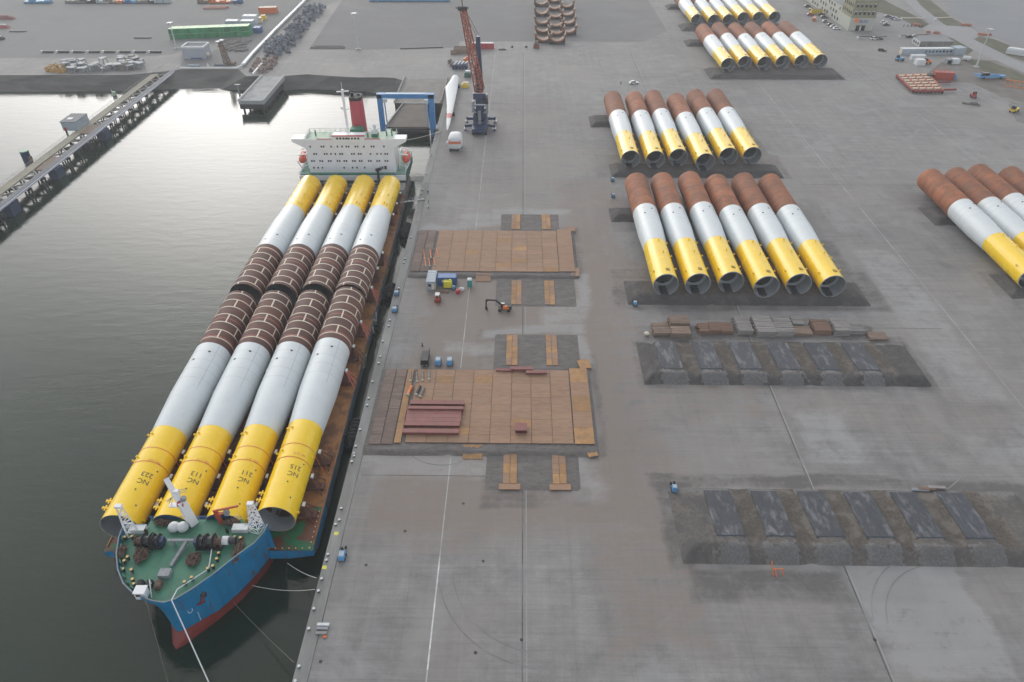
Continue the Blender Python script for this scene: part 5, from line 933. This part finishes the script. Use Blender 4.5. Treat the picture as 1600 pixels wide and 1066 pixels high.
for u,v,L,rz,l in ((1446,86,21,.0,'pale blue row of joined site cabins with dark windows'),):
    a=at(u,v); t=thing('site_cabins',l,'cabins',(a.x+1,a.y+2,0),.04); MB().box((0,0,0),(28,3,2.9)).build('cabin_wall',CGR,t); b=MB(); b.box((0,0,2.9),(28.2,3.2,.15)); [b.box((-14+2.8*k,0,3.05),(.2,3,.08)) for k in range(11)]; b.build('cabin_roof',CWH,t)
    for k in range(8): MB().box((-1+1.9*k,-1.55,1.1),(1.1,.1,1.0)).build('window',GLS,t)
    MB().box((-14.05,0,.2),(.1,2.6,2.5)).build('end_panel',WLD,t)
a=at(1497,86); c=container('storage_container','pale blue storage container at the right end of the site cabins',(a.x,a.y+2,0),.3,(6,5,3.6),CGR,'container',None,True)
a=at(1445,74); t=thing('cabin_block','white cabin block with dark openings and grey roof seen at a slant','cabins',(a.x,a.y,0),0); MB().box((6,5,0),(18,9,2.8)).build('cabin_wall',STW,t); MB().box((6,5,2.8),(18.2,9.2,.15)).build('roof',BGR,t); b=MB(); b.box((-3.1,5,0),(.2,9.1,2.9)); b.build('white_front',CWH,t); [MB().box((-3.25,2+2.6*k,.8),(.15,1.3,1.2)).build('opening',DRK,t) for k in range(3)]
a=at(1434,94); container('white_small_container','pale small container in front of the site cabins',(a.x,a.y+1,0),0,(7,2.5,2.3),CWH,'container'); a=at(1436,101); o=MB(); o.box((0,0,0),(4.4,3.6,2.2)); o.box((0,0,2.2),(4.0,3.2,.5)); o=o.build('white_tank',CWH,loc=a); tag(o,'white wrapped tank block left of the orange excavator arm','tank')
a=at(1491,99); o=MB().box((0,0,0),(3.6,3,2.0)).box((0,0,2.0),(3.2,2.6,.4)).build('white_tank',CWH,loc=a); tag(o,'white wrapped block in front of the storage container','tank'); a=at(1480,99); o=MB().box((0,0,0),(2.2,3.4,2.4)).box((0,-1.5,.2),(1.8,.4,1.6)).build('grey_cabinet',STL,loc=a); tag(o,'narrow grey cabinet between the cabins and the white block','cabinet')
a=at(1509,95); t=thing('tank_trailer','small white rounded tank trailer near the light mast','trailer',a,-.5); MB().cyl((-1.8,0,1.3),(1.8,0,1.3),1.1,1.1,12).build('tank_body',CWH,t); wheels(t,[(0,y) for y in (-.9,.9)],.4,.3,(0,1,0))
def mobile(name,label,u,v,m,rz=0.0,L=4.0,boom=False,cat='machine'):
    t=thing(name,label,cat,at(u,v),rz); b=MB(); b.box((0,0,.7),(L,2.0,.9)); b.build('body',m,t); MB().box((-L*.28,0,1.6),(L*.3,1.6,1.3),0,(.85,.85)).build('cab',GLS,t); wheels(t,[(x*L,y) for x in (-.33,.33) for y in (-1,1)],.55,.4,(0,1,0))
    if boom: MB().bar((L*.3,0,1.8),(-L*.75,0,2.4),.6,.5).build('boom',m,t)
    return t
mobile('tractor','blue tractor parked left of the site cabins',1405,95,BLU); mobile('small_excavator','orange-red small excavator in front of the site cabins',1448,100,ORP,.2,3.6,True,'excavator'); mobile('lifting_truck','long light blue lifting truck with orange boom end on bare earth',1548,123,BLU,.08,13,True,'crane truck'); mobile('wheel_loader','yellow wheel loader near the right edge of the photo',1584,175,YBX,.6,4.6,False,'loader'); mobile('red_machine','red machine with dark arm beside a grey block',1520,152,RED,1.2,3.6,True,'machine')
a=at(1517,163); o=MB().box((0,0,0),(7,2.4,.8)).box((1,0,.8),(3,1.6,.5)).build('concrete_block',STW,loc=a,); o.rotation_euler=(0,0,-.5); tag(o,'grey concrete block bundle below the red machine','blocks')
a=at(1488,123); o=MB().box((0,0,0),(2.6,2.4,2.0)).box((0,0,2),(1.6,1.8,.4)).build('blue_tank',BLU,loc=a); tag(o,'blue tank cube right of the red power pack','tank')
a=at(1462,124); t=thing('power_pack','red power pack with black tank drums behind the trailer platform','power pack',a,-.12); MB().box((3,0,.3),(9,3.2,3.4)).build('housing',mat('vivid_red',(.36,.05,.025),.5),t); b=MB(); [b.cyl((-3.6+1.2*k,-1.2,1.2),(-3.6+1.2*k,1.6,1.2),1.1,1.1,12) for k in range(3)]; b.build('drum',RUB,t); b=MB(); [b.bar((-1+2*k,.5,2.8),(-.5+2*k,2,5),.3) for k in range(3)]; b.build('pipe_rack',ORP,t)
pa,pb,pc,pd=at(1401,122),at(1426,146),at(1472,146),at(1448,120); t=thing('modular_trailer','red and orange modular transport trailer platform with many small wheels','trailer',(pa.x,pa.y,0)); A=Vector((0,0,0)); B=pb-pa; C=pc-pa; D_=pd-pa
b=MB()
for k in range(7): b.bar(A.lerp(B,k/6)+Vector((0,0,1.3)),D_.lerp(C,k/6)+Vector((0,0,1.3)),1.3,.5)
for k in range(5): b.bar(A.lerp(D_,k/4)+Vector((0,0,1.5)),B.lerp(C,k/4)+Vector((0,0,1.5)),.5,.5)
b.build('deck_beam',mat('trailer_orange',(.42,.15,.07),.6,v=.3),t); wheels(t,[A.lerp(B,k/6).lerp(D_.lerp(C,k/6),j/8)+Vector((0,0,.5)) for k in range(7) for j in range(9)],.5,.6); b=MB(); b.bar(A+Vector((-.3,0,1.2)),B+Vector((-.3,0,1.2)),.9,.9); b.bar(B+Vector((0,-.3,1.2)),C+Vector((0,-.3,1.2)),.9,.9); b.bar(C+Vector((0,1.5,1.2)),C+Vector((7,2,1.2)),.8,.8); b.bar(D_.lerp(C,.5)+Vector((0,0,1.2)),D_.lerp(C,.5)+Vector((8,1,1.2)),.8,.8); b.build('edge_beam',mat('trailer_dark_red',(.22,.035,.03),.6),t)
for k in range(6):
    for j in range(4): p=A.lerp(B,(k+.5)/6).lerp(D_.lerp(C,(k+.5)/6),(j+.4)/4); MB().box(p+Vector((0,0,1.6)),(2.4,1.1,.3)).build('deck_pad',WLD,t)
a=at(1587,137); t=thing('orange_frame','orange lattice frame leaning at the right edge of the photo','steel frame',a,-.5); b=MB(); [b.bar((-5+2.0*k,0,0),(-5+2.0*k,1.5,2.6),.3) for k in range(6)]; b.bar((-5,0,0),(5,0,0),.35); b.bar((-5,1.5,2.6),(5,1.5,2.6),.35); b.build('frame',ORP,t)  # plain orange lattice frame of steel bars, not scaffolding
for k,(u,v,l) in enumerate(((1457,52,'orange barrier heap beside the gate'),(1430,40,'orange barrier row on the car park verge'),(1508,40,'orange barrier row beside the far road fork'),(1537,55,'orange barrier heap behind the light mast'))):
    a=at(u,v); t=thing('road_barriers',l,'barriers',a,-.4); b=MB(); [b.box((random.uniform(-3,3),random.uniform(-1,1),0),(2.2,.5,1.1),random.uniform(-.5,.5)) for _ in range(6)]; b.build('barrier_panel',mat('faded_orange_barrier',(.45,.16,.10),.6) if k==0 else MATS['faded_orange_barrier'],t)
for (u,v),(u2,v2),l in (((1340,60.5),(1385,60.5),'black lift barrier left of the gate cars'),((1405,59),(1450,57),'black lift barrier at the white cabins gate'),((1408,31),(1445,31),'pale lift barrier on the car park exit'),((1461,31),(1485,30),'pale lift barrier across the road')):
    a=at(u,v); c=at(u2,v2); t=thing('lift_barrier',l,'barrier',a); d=c-a; MB().box((0,0,0),(1,1,1.2)).build('post',CWH,t); MB().bar((0,0,1.1),d+Vector((0,0,1.1)),.35).build('boom',DRK if v>50 else WLD,t)
t=thing('fence_posts','row of thin dark posts along the car park edge','bollard row',at(1412,42)); [MB().box((2.2*k,0,0),(.35,.35,1.3)).build('post',DRK,t) for k in range(6)]
def mast(u,v,h,label,m=MSN):
    t=thing('light_mast',label,'light mast',at(u,v),0,'tall light masts'); MB().cyl((0,0,0),(0,0,h),.42,.2,10).build('pole',m,t,True); b=MB(); b.cyl((0,0,h),(0,0,h+.4),1.2,1.2,12); [b.box((1.6*math.cos(k),1.6*math.sin(k),h-.2),(.7,.5,.5),k) for k in (0,1.05,2.1,3.14,4.2,5.2)]; b.build('lamp_head',m,t); MB().cyl((0,0,0),(0,0,.35),1.6,1.6,12).build('footing',CNC,t)
mast(1525,105,18,'tall pale light mast on the bare earth at the right'); mast(560,77,18,'tall thin light mast at the corner of the dark yard'); mast(276,76,13,'thin light mast in front of the green containers'); 
a=at(1595,86); o=MB().box((0,0,0),(4,14,2.4)).box((0,0,2.4),(3.2,13,.5)).build('white_trailer',CWH,loc=a); o.rotation_euler=(0,0,.9); tag(o,'white trailer parked beyond the road at the right edge','trailer')
# ---------------------------------------------------------------- jetty, north bank
t=thing('approach_jetty','long piled jetty with tan walkway, open trusses and pale pipelines','jetty',(-179.6,206,-3.4)); t.scale=(1.03,1,1)
b=MB(); b.box((-3.4,20,2.4),(3.4,300,.5)); b.build('roadway',mat('tan_walkway',(.30,.28,.22),.85,v=.2,s=.2),t); b=MB(); b.box((2.0,16,2.3),(.7,300,.5)); b.box((3.5,16,2.3),(1.0,300,.4)); b.build('pipe_walkway',STW,t)
b=MB(); 
for x,r,m in ((4.1,.22,0),(3.5,.18,0),(2.9,.18,0)): b.cyl((x,-130,3.3),(x,168,3.3),r,r,8)
b.build('pipeline',STL,t); b=MB(); b.box((4.7,16,2.6),(.35,300,.6)); b.build('edge_girder',mat('pale_lilac_girder',(.50,.52,.60),.5,v=.15),t); b=MB(); 
for k in range(42): y=-128+7*k; b.bar((-1.7,y,2.5),(1.8,y+3.5,2.5),.5,.5); b.bar((1.8,y+3.5,2.5),(-1.7,y+7,2.5),.5,.5)
b.build('truss',STW,t); b=MB(); 
for k in range(85): b.bar((-5.05,-130+3.5*k,2.9),(-5.05,-130+3.5*k,4),.08); 
b.bar((-5.05,-130,4),(-5.05,168,4),.08); b.bar((-5.05,-130,3.4),(-5.05,168,3.4),.06); b.build('railing',STL,t)
for k in range(30):
    y=-127+9*k; b=MB(); b.box((.3,y,1.5),(9.6,.9,.8)); [b.cyl((x,y+yy,-5.2),(x+.1,y+yy,1.6),.3,.3,8) for x in (-3.8,4.2) for yy in (-.8,.8)]; b.build('pile_bent',DRK,t)
for y in (14,44,82): MB().box((3.9,y,-2.4),(3.2,5,4.6)).build('pier_block',CRB,t)
b=MB(); b.box((1.5,45,2.8),(3.2,12,.6)); b.box((.5,80,2.8),(4,10,.5)); b.build('equipment_platform',TMB,t)
a=at(121,196,2.8); t=thing('jetty_hut','grey hut with pale roof hatch on the water side of the jetty','hut',(a.x-5.6,a.y+8,-.8)); MB().box((0,0,0),(6.4,9.5,3.6)).build('wall',CGR,t); MB().box((0,0,3.6),(6.8,9.9,.3)).build('roof',BGR,t); MB().box((-.6,-1.5,3.9),(2,2,.2)).build('roof_hatch',CWH,t); b=MB(); [b.cyl((x,y,-7),(x,y,.1),.4,.4,8) for x in (-2.6,2.6) for y in (-4,4)]; b.build('stilt',DRK,t); MB().box((-2,-5,.3),(1,.3,1.2)).build('lifebuoy_board',RED,t)
a=at(44,252,-5); t=thing('mooring_dolphin','dark mooring dolphin with pale green top standing in the water left of the jetty','dolphin',(a.x,a.y,0)); MB().cyl((0,0,-9),(0,0,-.8),1.6,1.6,14).build('pile',CRB,t); MB().cyl((0,0,-.8),(0,0,-.5),1.75,1.75,14).build('top_plate',PGR,t); MB().box((1.9,-.6,-4.8),(.8,1.2,2)).build('timber_fender',TMR,t)
a=at(178,146,-4); o=MB().box((0,0,-2),(1.4,1.4,2.8)).box((-.5,-.4,.8),(.25,.25,1.0)).build('navigation_marker',PGR,loc=a); tag(o,'pale green marker frame at the water edge under the jetty','marker')
t=thing('concrete_pier','grey concrete pier with raised kerbs jutting into the basin','pier',(-122.4,338,0)); MB().box((0,0,-1.4),(11.6,36,1.45)).build('pier_deck',CNC,t); b=MB(); [b.box((s*5.6,0,.05),(.7,36,.7)) for s in (-1,1)]; b.box((0,-17.7,.05),(11,.6,.3)); b.build('kerb',mat('kerb_concrete',(.42,.43,.43),.8,v=.1),t); b=MB(); [b.cyl((x,y,-9),(x,y,-1.3),.5,.5,8) for x in (-4.6,0,4.6) for y in (-16,-9,-2,5)]; b.box((0,-17.6,-3.6),(11,.8,2.2)); b.box((5.4,-2,-4),(.7,30,2.6)); b.build('pile',DRK,t)
a=at(375,150,-5); o=MB().cyl((0,0,-4),(0,0,5.2),.5,.5,8).box((0,0,5.2),(2.6,1.0,.3)).build('mooring_post',STL,loc=a); tag(o,'single grey mooring post in the basin left of the concrete pier','post')
# pipe along the bank and diagonal covered pipeline
pts=[(-172.5,366.5),(-143.8,366.8),(-142.0,372)]+[tuple(at(u,v)[:2]) for u,v in ((394,88),(429,51),(464,16),(480,0),(490,-9))]
t=thing('white_pipeline','long white covered pipeline running diagonally behind the basin','pipeline',(0,0,0)); b=MB(); [b.box(((p[0]+q[0])/2,(p[1]+q[1])/2,.6),(math.dist(p,q),1.6,.9),math.atan2(q[1]-p[1],q[0]-p[0])) for p,q in zip(pts[2:-1],pts[3:])]; b.build('cover',CWH,t); b=MB(); [b.bar((*p,.8),(*q,.8),.6,.6) for p,q in zip(pts[:2],pts[1:3])]; b.build('pipe_section',CWH,t); b=MB(); [b.box((*p,0),(2.2,1.8,1.3)) for p in pts[3:]]; b.build('support',STL,t)
# concrete armour units in heaps
def armour(m,name):
    b=MB()
    for d in ((1,1,1),(-1,-1,1),(-1,1,-1),(1,-1,-1)): d=Vector(d).normalized(); b.cyl((0,0,1.1),Vector((0,0,1.1))+d*1.5,.62,.42,6)
    return b.build(name,m)
am=None
for i in range(170):
    f=rng.random()**.9; v=12+f*78; x0=at(0,v); um=494-(v-8)*.92; u=um+rng.uniform(-14-8*f,16+8*f)*.72+6; a=at(u,v+rng.uniform(-2,2)); z=rng.choice((0,0,1.1,2.0))
    if am is None: am=armour(TET,'concrete_tetrapod'); o=am
    else: o=am.copy(); COL.objects.link(o)
    o.location=(a.x,a.y,z); o.rotation_euler=tuple(rng.uniform(0,6,3)); o.scale=(1.25,)*3; tag(o,'blue-grey four-legged concrete unit in the long heap beside the white pipeline','armour unit','blue-grey armour units')
am=None
for i in range(70):
    v=rng.uniform(92,116); u=384+(116-v)*.85+rng.uniform(2,36)-(116-v)*.1; a=at(u,v); z=rng.choice((0,.6,1.2))
    if am is None: am=MB().ball((0,0,.6),1.0,5,(1.3,1,.8)).build('armour_stone',PNB); o=am
    else: o=am.copy(); COL.objects.link(o)
    o.location=(a.x,a.y,z); o.rotation_euler=tuple(rng.uniform(0,6,3)); s=rng.uniform(.6,1.3); o.scale=(s,s,s*.9); tag(o,'pinkish block of the stone heap at the head of the concrete pier','stone','pinkish stones')
o=MB().bar(at(395,116,1.5),at(409,99,1.5),.7).build('loose_pipe',CWH); tag(o,'short white pipe lying on the pinkish stone heap','pipe')
# anchors and chain frames left of the jetty
rk=None
for i in range(46):
    u=102+126*rng.random(); v=113-rng.random()*14-(6 if u>190 else 0)*rng.random(); a=at(u,v)
    if rk is None:
        b=MB(); [b.bar((s*1.4,y,0),(s*1.0,y*.6,2.4),.28) for s in (-1,1) for y in (-1,1)]; b.box((0,0,2.2),(2.8,2.2,.35)); b.bar((-1.4,-1,.8),(1.4,1,.8),.22); rk=b.build('steel_stool',mat('stool_grey',(.27,.29,.31),.6,v=.2,vary=.3)); o=rk
    else: o=rk.copy(); COL.objects.link(o)
    o.location=a; o.rotation_euler=(0,0,rng.uniform(0,3)); o.scale=(1.3,1.3,rng.uniform(.7,1.3)); tag(o,'pale grey four-legged steel stool in the store above the embankment','steel stool','pale grey steel stools')
rk=None
for i in range(14):
    a=at(73+28*rng.random(),114-rng.random()*8)
    if rk is None: b=MB(); b.cyl((0,0,0),(0,0,1.6),1.2,.9,8); b.bar((-1.6,0,1.4),(1.6,0,2.2),.35); rk=b.build('buoy_anchor',mat('ochre_paint',(.42,.25,.06),.6)); o=rk
    else: o=rk.copy(); COL.objects.link(o)
    o.location=a; o.rotation_euler=(0,0,rng.uniform(0,6)); tag(o,'ochre anchor block in the small yellow heap left of the steel stools','anchor block','ochre anchor blocks')
for u,v,l in ((208,96,'grey spool drum standing behind the steel stools'),(197,107,'low grey spool drum among the steel stools')): a=at(u,v); o=MB().cyl((0,0,0),(0,0,2.6),3.4,3.4,18).cyl((0,0,2.6),(0,0,3.2),2.0,1.6,14).build('spool_drum',STW,loc=a); tag(o,l,'spool drum')
for k in range(8):
    a=at(66+24*k,82.5); t=thing('bank_barrier','dark low barrier with white foot, %s from the left behind the steel stools'%ORD[k],'barrier',a,0,'low dark barriers'); MB().box((3,0,0),(6.6,.7,.9)).build('panel',DRK,t); MB().box((0,0,0),(.9,.9,1.1)).build('white_foot',CWH,t)
# small building, ball tank, boom machine
a=at(305,92); t=thing('flat_roof_building','small pale blue-grey building with parapet on the bank','building',(a.x,a.y+4,0)); MB().box((0,0,0),(11.5,9,5.4)).build('wall',mat('pale_blue_wall',(.36,.38,.43),.7),t); MB().box((0,0,5.2),(10.6,8.2,.25)).build('roof',BGR,t); b=MB(); [b.box((0,s*4.4,5.4),(11.7,.5,.8)) for s in (-1,1)]; [b.box((s*5.6,0,5.4),(.5,8.4,.8)) for s in (-1,1)]; b.build('parapet',CWH,t); MB().box((1,-4.55,.1),(6,.12,.6)).build('plinth',CBL,t)
a=at(325,89); o=MB().ball((0,0,1.3),1.3,10).cyl((0,0,0),(0,0,.4),.8,.8,10).build('ball_buoy',WLD,loc=a); tag(o,'cream ball buoy right of the small flat-roofed building','buoy')
for u,v,l,m in ((303,104,'pale blue pipe bundle before the small building',CGR),(344,103,'blue-grey pipe bundle on the bank',TET),(325,104,'white cone beside the pale blue pipe bundle',CWH)): a=at(u,v); o=MB(); [o.cyl((-3,.5*k,.4),(3,.5*k,.4),.35,.35,8) for k in range(3)] if m!=CWH else o.cyl((0,0,0),(0,0,1.6),.8,.1,8); o=o.build('pipe_bundle' if m!=CWH else 'marker_cone',m,loc=a); tag(o,l,'pipes' if m!=CWH else 'cone')
a=at(356,101); t=thing('fender_crane','rusty brown jib with two white lamps on the bank','jib',a); b=MB(); b.lattice((0,0,0),(-1.8,1,11),2.6,1.2,7,.25); b.build('lattice',TMB,t); b=MB(); b.cyl((-2.6,.6,11),(-2.6,.6,11.3),1.2,1.2,10); b.cyl((-1,1.6,11.4),(-1,1.6,11.7),1.2,1.2,10); b.build('lamp',CWH,t); MB().box((1.5,0,0),(5,3,1.2)).build('base',TMB,t)
# green containers, two high
gc=None
for lv in (0,1):
    for k in range(26):
        a=at(267,61); b_=at(391,56); p=a.lerp(b_,(k+.5)/26); w_=(b_-a).length/26
        lb='green bin container in the %s layer of the long double row on the far yard'%('lower','upper')[lv]
        if gc is None:
            t=thing('green_container',lb,'container',(0,0,0),0,'green containers in the double row'); b=MB(); b.box((0,2,0),(w_-.12,6,2.6)); [b.box((-w_/2+.3+j*(w_-.6)/3,-1.05,.1),(.14,.12,2.4)) for j in range(4)]; b.build('shell',CGN,t); MB().box((0,2,2.6),(w_-.2,5.8,.12)).build('lid',CGT,t); gc=t; t.location=(p.x,p.y,0)
        else: dup(gc,(p.x,p.y,2.78*lv),0,lb)
for u,v,L,m,l in ((366,46,9,CGR,'pale container with blue opening behind the green row'),(385,46,9,CGR,'pale blue container right behind the green row end'),(391,38,8,CWH,'white container at the back of the pale group'),(402,52,4,CBL,'dark blue container at the end of the green row')):
    a=at(u,v); c=container('yard_container',l,(a.x,a.y+2,0),0,(L,5,4.6 if m!=CBL else 3),m,'container',None,True,None,CWH if m!=CBL else None)
a=at(419,21); c=container('orange_container','orange container with a dark end beside the diagonal track',(a.x,a.y+1.5,0),.12,(11,4,3.4),ORP,'container',None,True,None,WLD); MB().box((-5.6,0,.2),(.3,3.6,3.0)).build('dark_end',DRK,c)
for u,v,l in ((411,31,'ochre crate stack below the orange container'),(405,35,'pale crate stack left of the ochre one')): a=at(u,v); o=MB().box((0,0,0),(4,3,1.6)).box((.4,.5,1.6),(2.5,2,1.0)).build('crate_stack',YBX if u>408 else WLD,loc=a); tag(o,l,'crates')
a=at(336,14); o=MB().box((0,0,0),(15,1.6,1.1)).box((1.5,1.6,0),(14,1.4,1.4)).build('steel_beam_pair',mat('faded_red_beam',(.42,.22,.17),.7),loc=(a.x,a.y,0)); o.rotation_euler=(0,0,.06); tag(o,'pair of faded red beams lying alone on the far yard','beams')
pc=None
for i in range(30):
    u=348+40*rng.random(); v=62+18*rng.random(); u=u+ (80-v)*.5-6
    a=at(u,v); 
    if pc is None: pc=MB().bar((-2.5,0,.5),(2.5,0,.7),.5).bar((-1.6,.8,.3),(2,.9,.5),.4).build('scrap_beam',STW); o=pc
    else: o=pc.copy(); COL.objects.link(o)
    o.location=a; o.rotation_euler=(0,0,.7+rng.uniform(-.3,.3)); tag(o,'dark grey scrap beam in the untidy heap before the green containers','scrap beam','dark grey scrap beams')
for u,v,w_,m,l in ((6,30,14,RPR,'faded red tarpaulin heap at the left edge of the far yard'),(3,44,9,mat('faded_red_hull',(.32,.10,.10),.6),'red and white boat-like block at the left edge'),(0,62,5,DRK,'dark block at the left edge below the red one')):
    a=at(u,v); t=thing('yard_block',l,'yard goods',a); b=MB(); b.box((0,0,0),(w_,3,1.6),0,(.8,.5)); b.build('block',m,t); MB().box((-.5,.4,1.6),(w_*.6,.8,.5)).build('top_stripe',CWH if w_<10 else m,t)
for u,v,l in ((27,50,'thin dark beam right of the red block at the left edge'),(222,60,'thin dark beam pair in the middle of the far yard')): a=at(u,v); o=MB().box((0,0,0),(9,.7,.6)).box((1,1,0),(8,.5,.4)).build('dark_beam',DRK,loc=a); tag(o,l,'beam')
cl=(BLU,STW,DRK,CGR,TMB,ORP,CBL)
for i,(u,w_) in enumerate(((60,20),(120,16),(140,12),(160,12),(175,9),(188,5),(197,8),(206,9),(222,11),(234,9),(252,14),(318,8),(345,16),(372,7),(640,60))):
    a=at(u,5 if u!=640 else 2); t=thing('yard_stack','%s goods stack, %s from the left in the far storage line'%(('blue','grey','dark','pale','brown','orange','navy')[i%7],(ORD+['thirteenth','fourteenth','last'])[i]),'goods stack',a,0,'goods stacks at the top edge'); b=MB(); n=max(2,int(w_/4)); [b.box((-w_/2*.9+w_*.9*(k+.5)/n,0,0),(w_*.8/n,3,1.2+1.6*random.random())) for k in range(n)]; b.build('goods',cl[i%7],t); MB().box((0,.5,0),(w_*.9,4,.3)).build('base',DRK,t)
# low banks of the dark yard and track
o=MB().box((0,0,-.02),(19,3.2,.5),0,(.97,.5)).box((0,3,-.02),(16,2,.35)).build('low_bank',GRL,loc=(at(512,75).x,at(512,75).y,0)); tag(o,'low dark gravel bank at the corner of the dark yard','gravel bank')
o=MB().bar(at(625,76,.2),at(692,74,.2),.5).build('edge_beam',DRK); tag(o,'thin dark edge beam along the front of the dark yard','beam')
sheet('road',[at(u,v)[:2] for u,v in ((283,104),(372,104),(395,84),(476,2),(500,-20),(470,-20),(432,12),(404,40),(372,68),(330,80),(283,84))],-.017,mat('track_paving',(.19,.19,.185),.9,v=.12,s=.06))
# ---------------------------------------------------------------- air
b=MB(); b.box((0,1800,-12),(6200,4600,124)); hz=b.build('haze',bpy.data.materials.new('haze')); hz['kind']='stuff'; M=hz.data.materials[0]; M.use_nodes=True; T=NT(M); T.n.remove(T.n['Principled BSDF']); pv=T.new('ShaderNodeVolumePrincipled'); pv.inputs['Density'].default_value=.00027; pv.inputs['Color'].default_value=(.92,.94,.97,1); pv.inputs['Anisotropy'].default_value=.2; T.l.new(pv.outputs[0],T.n['Material Output'].inputs['Volume'])
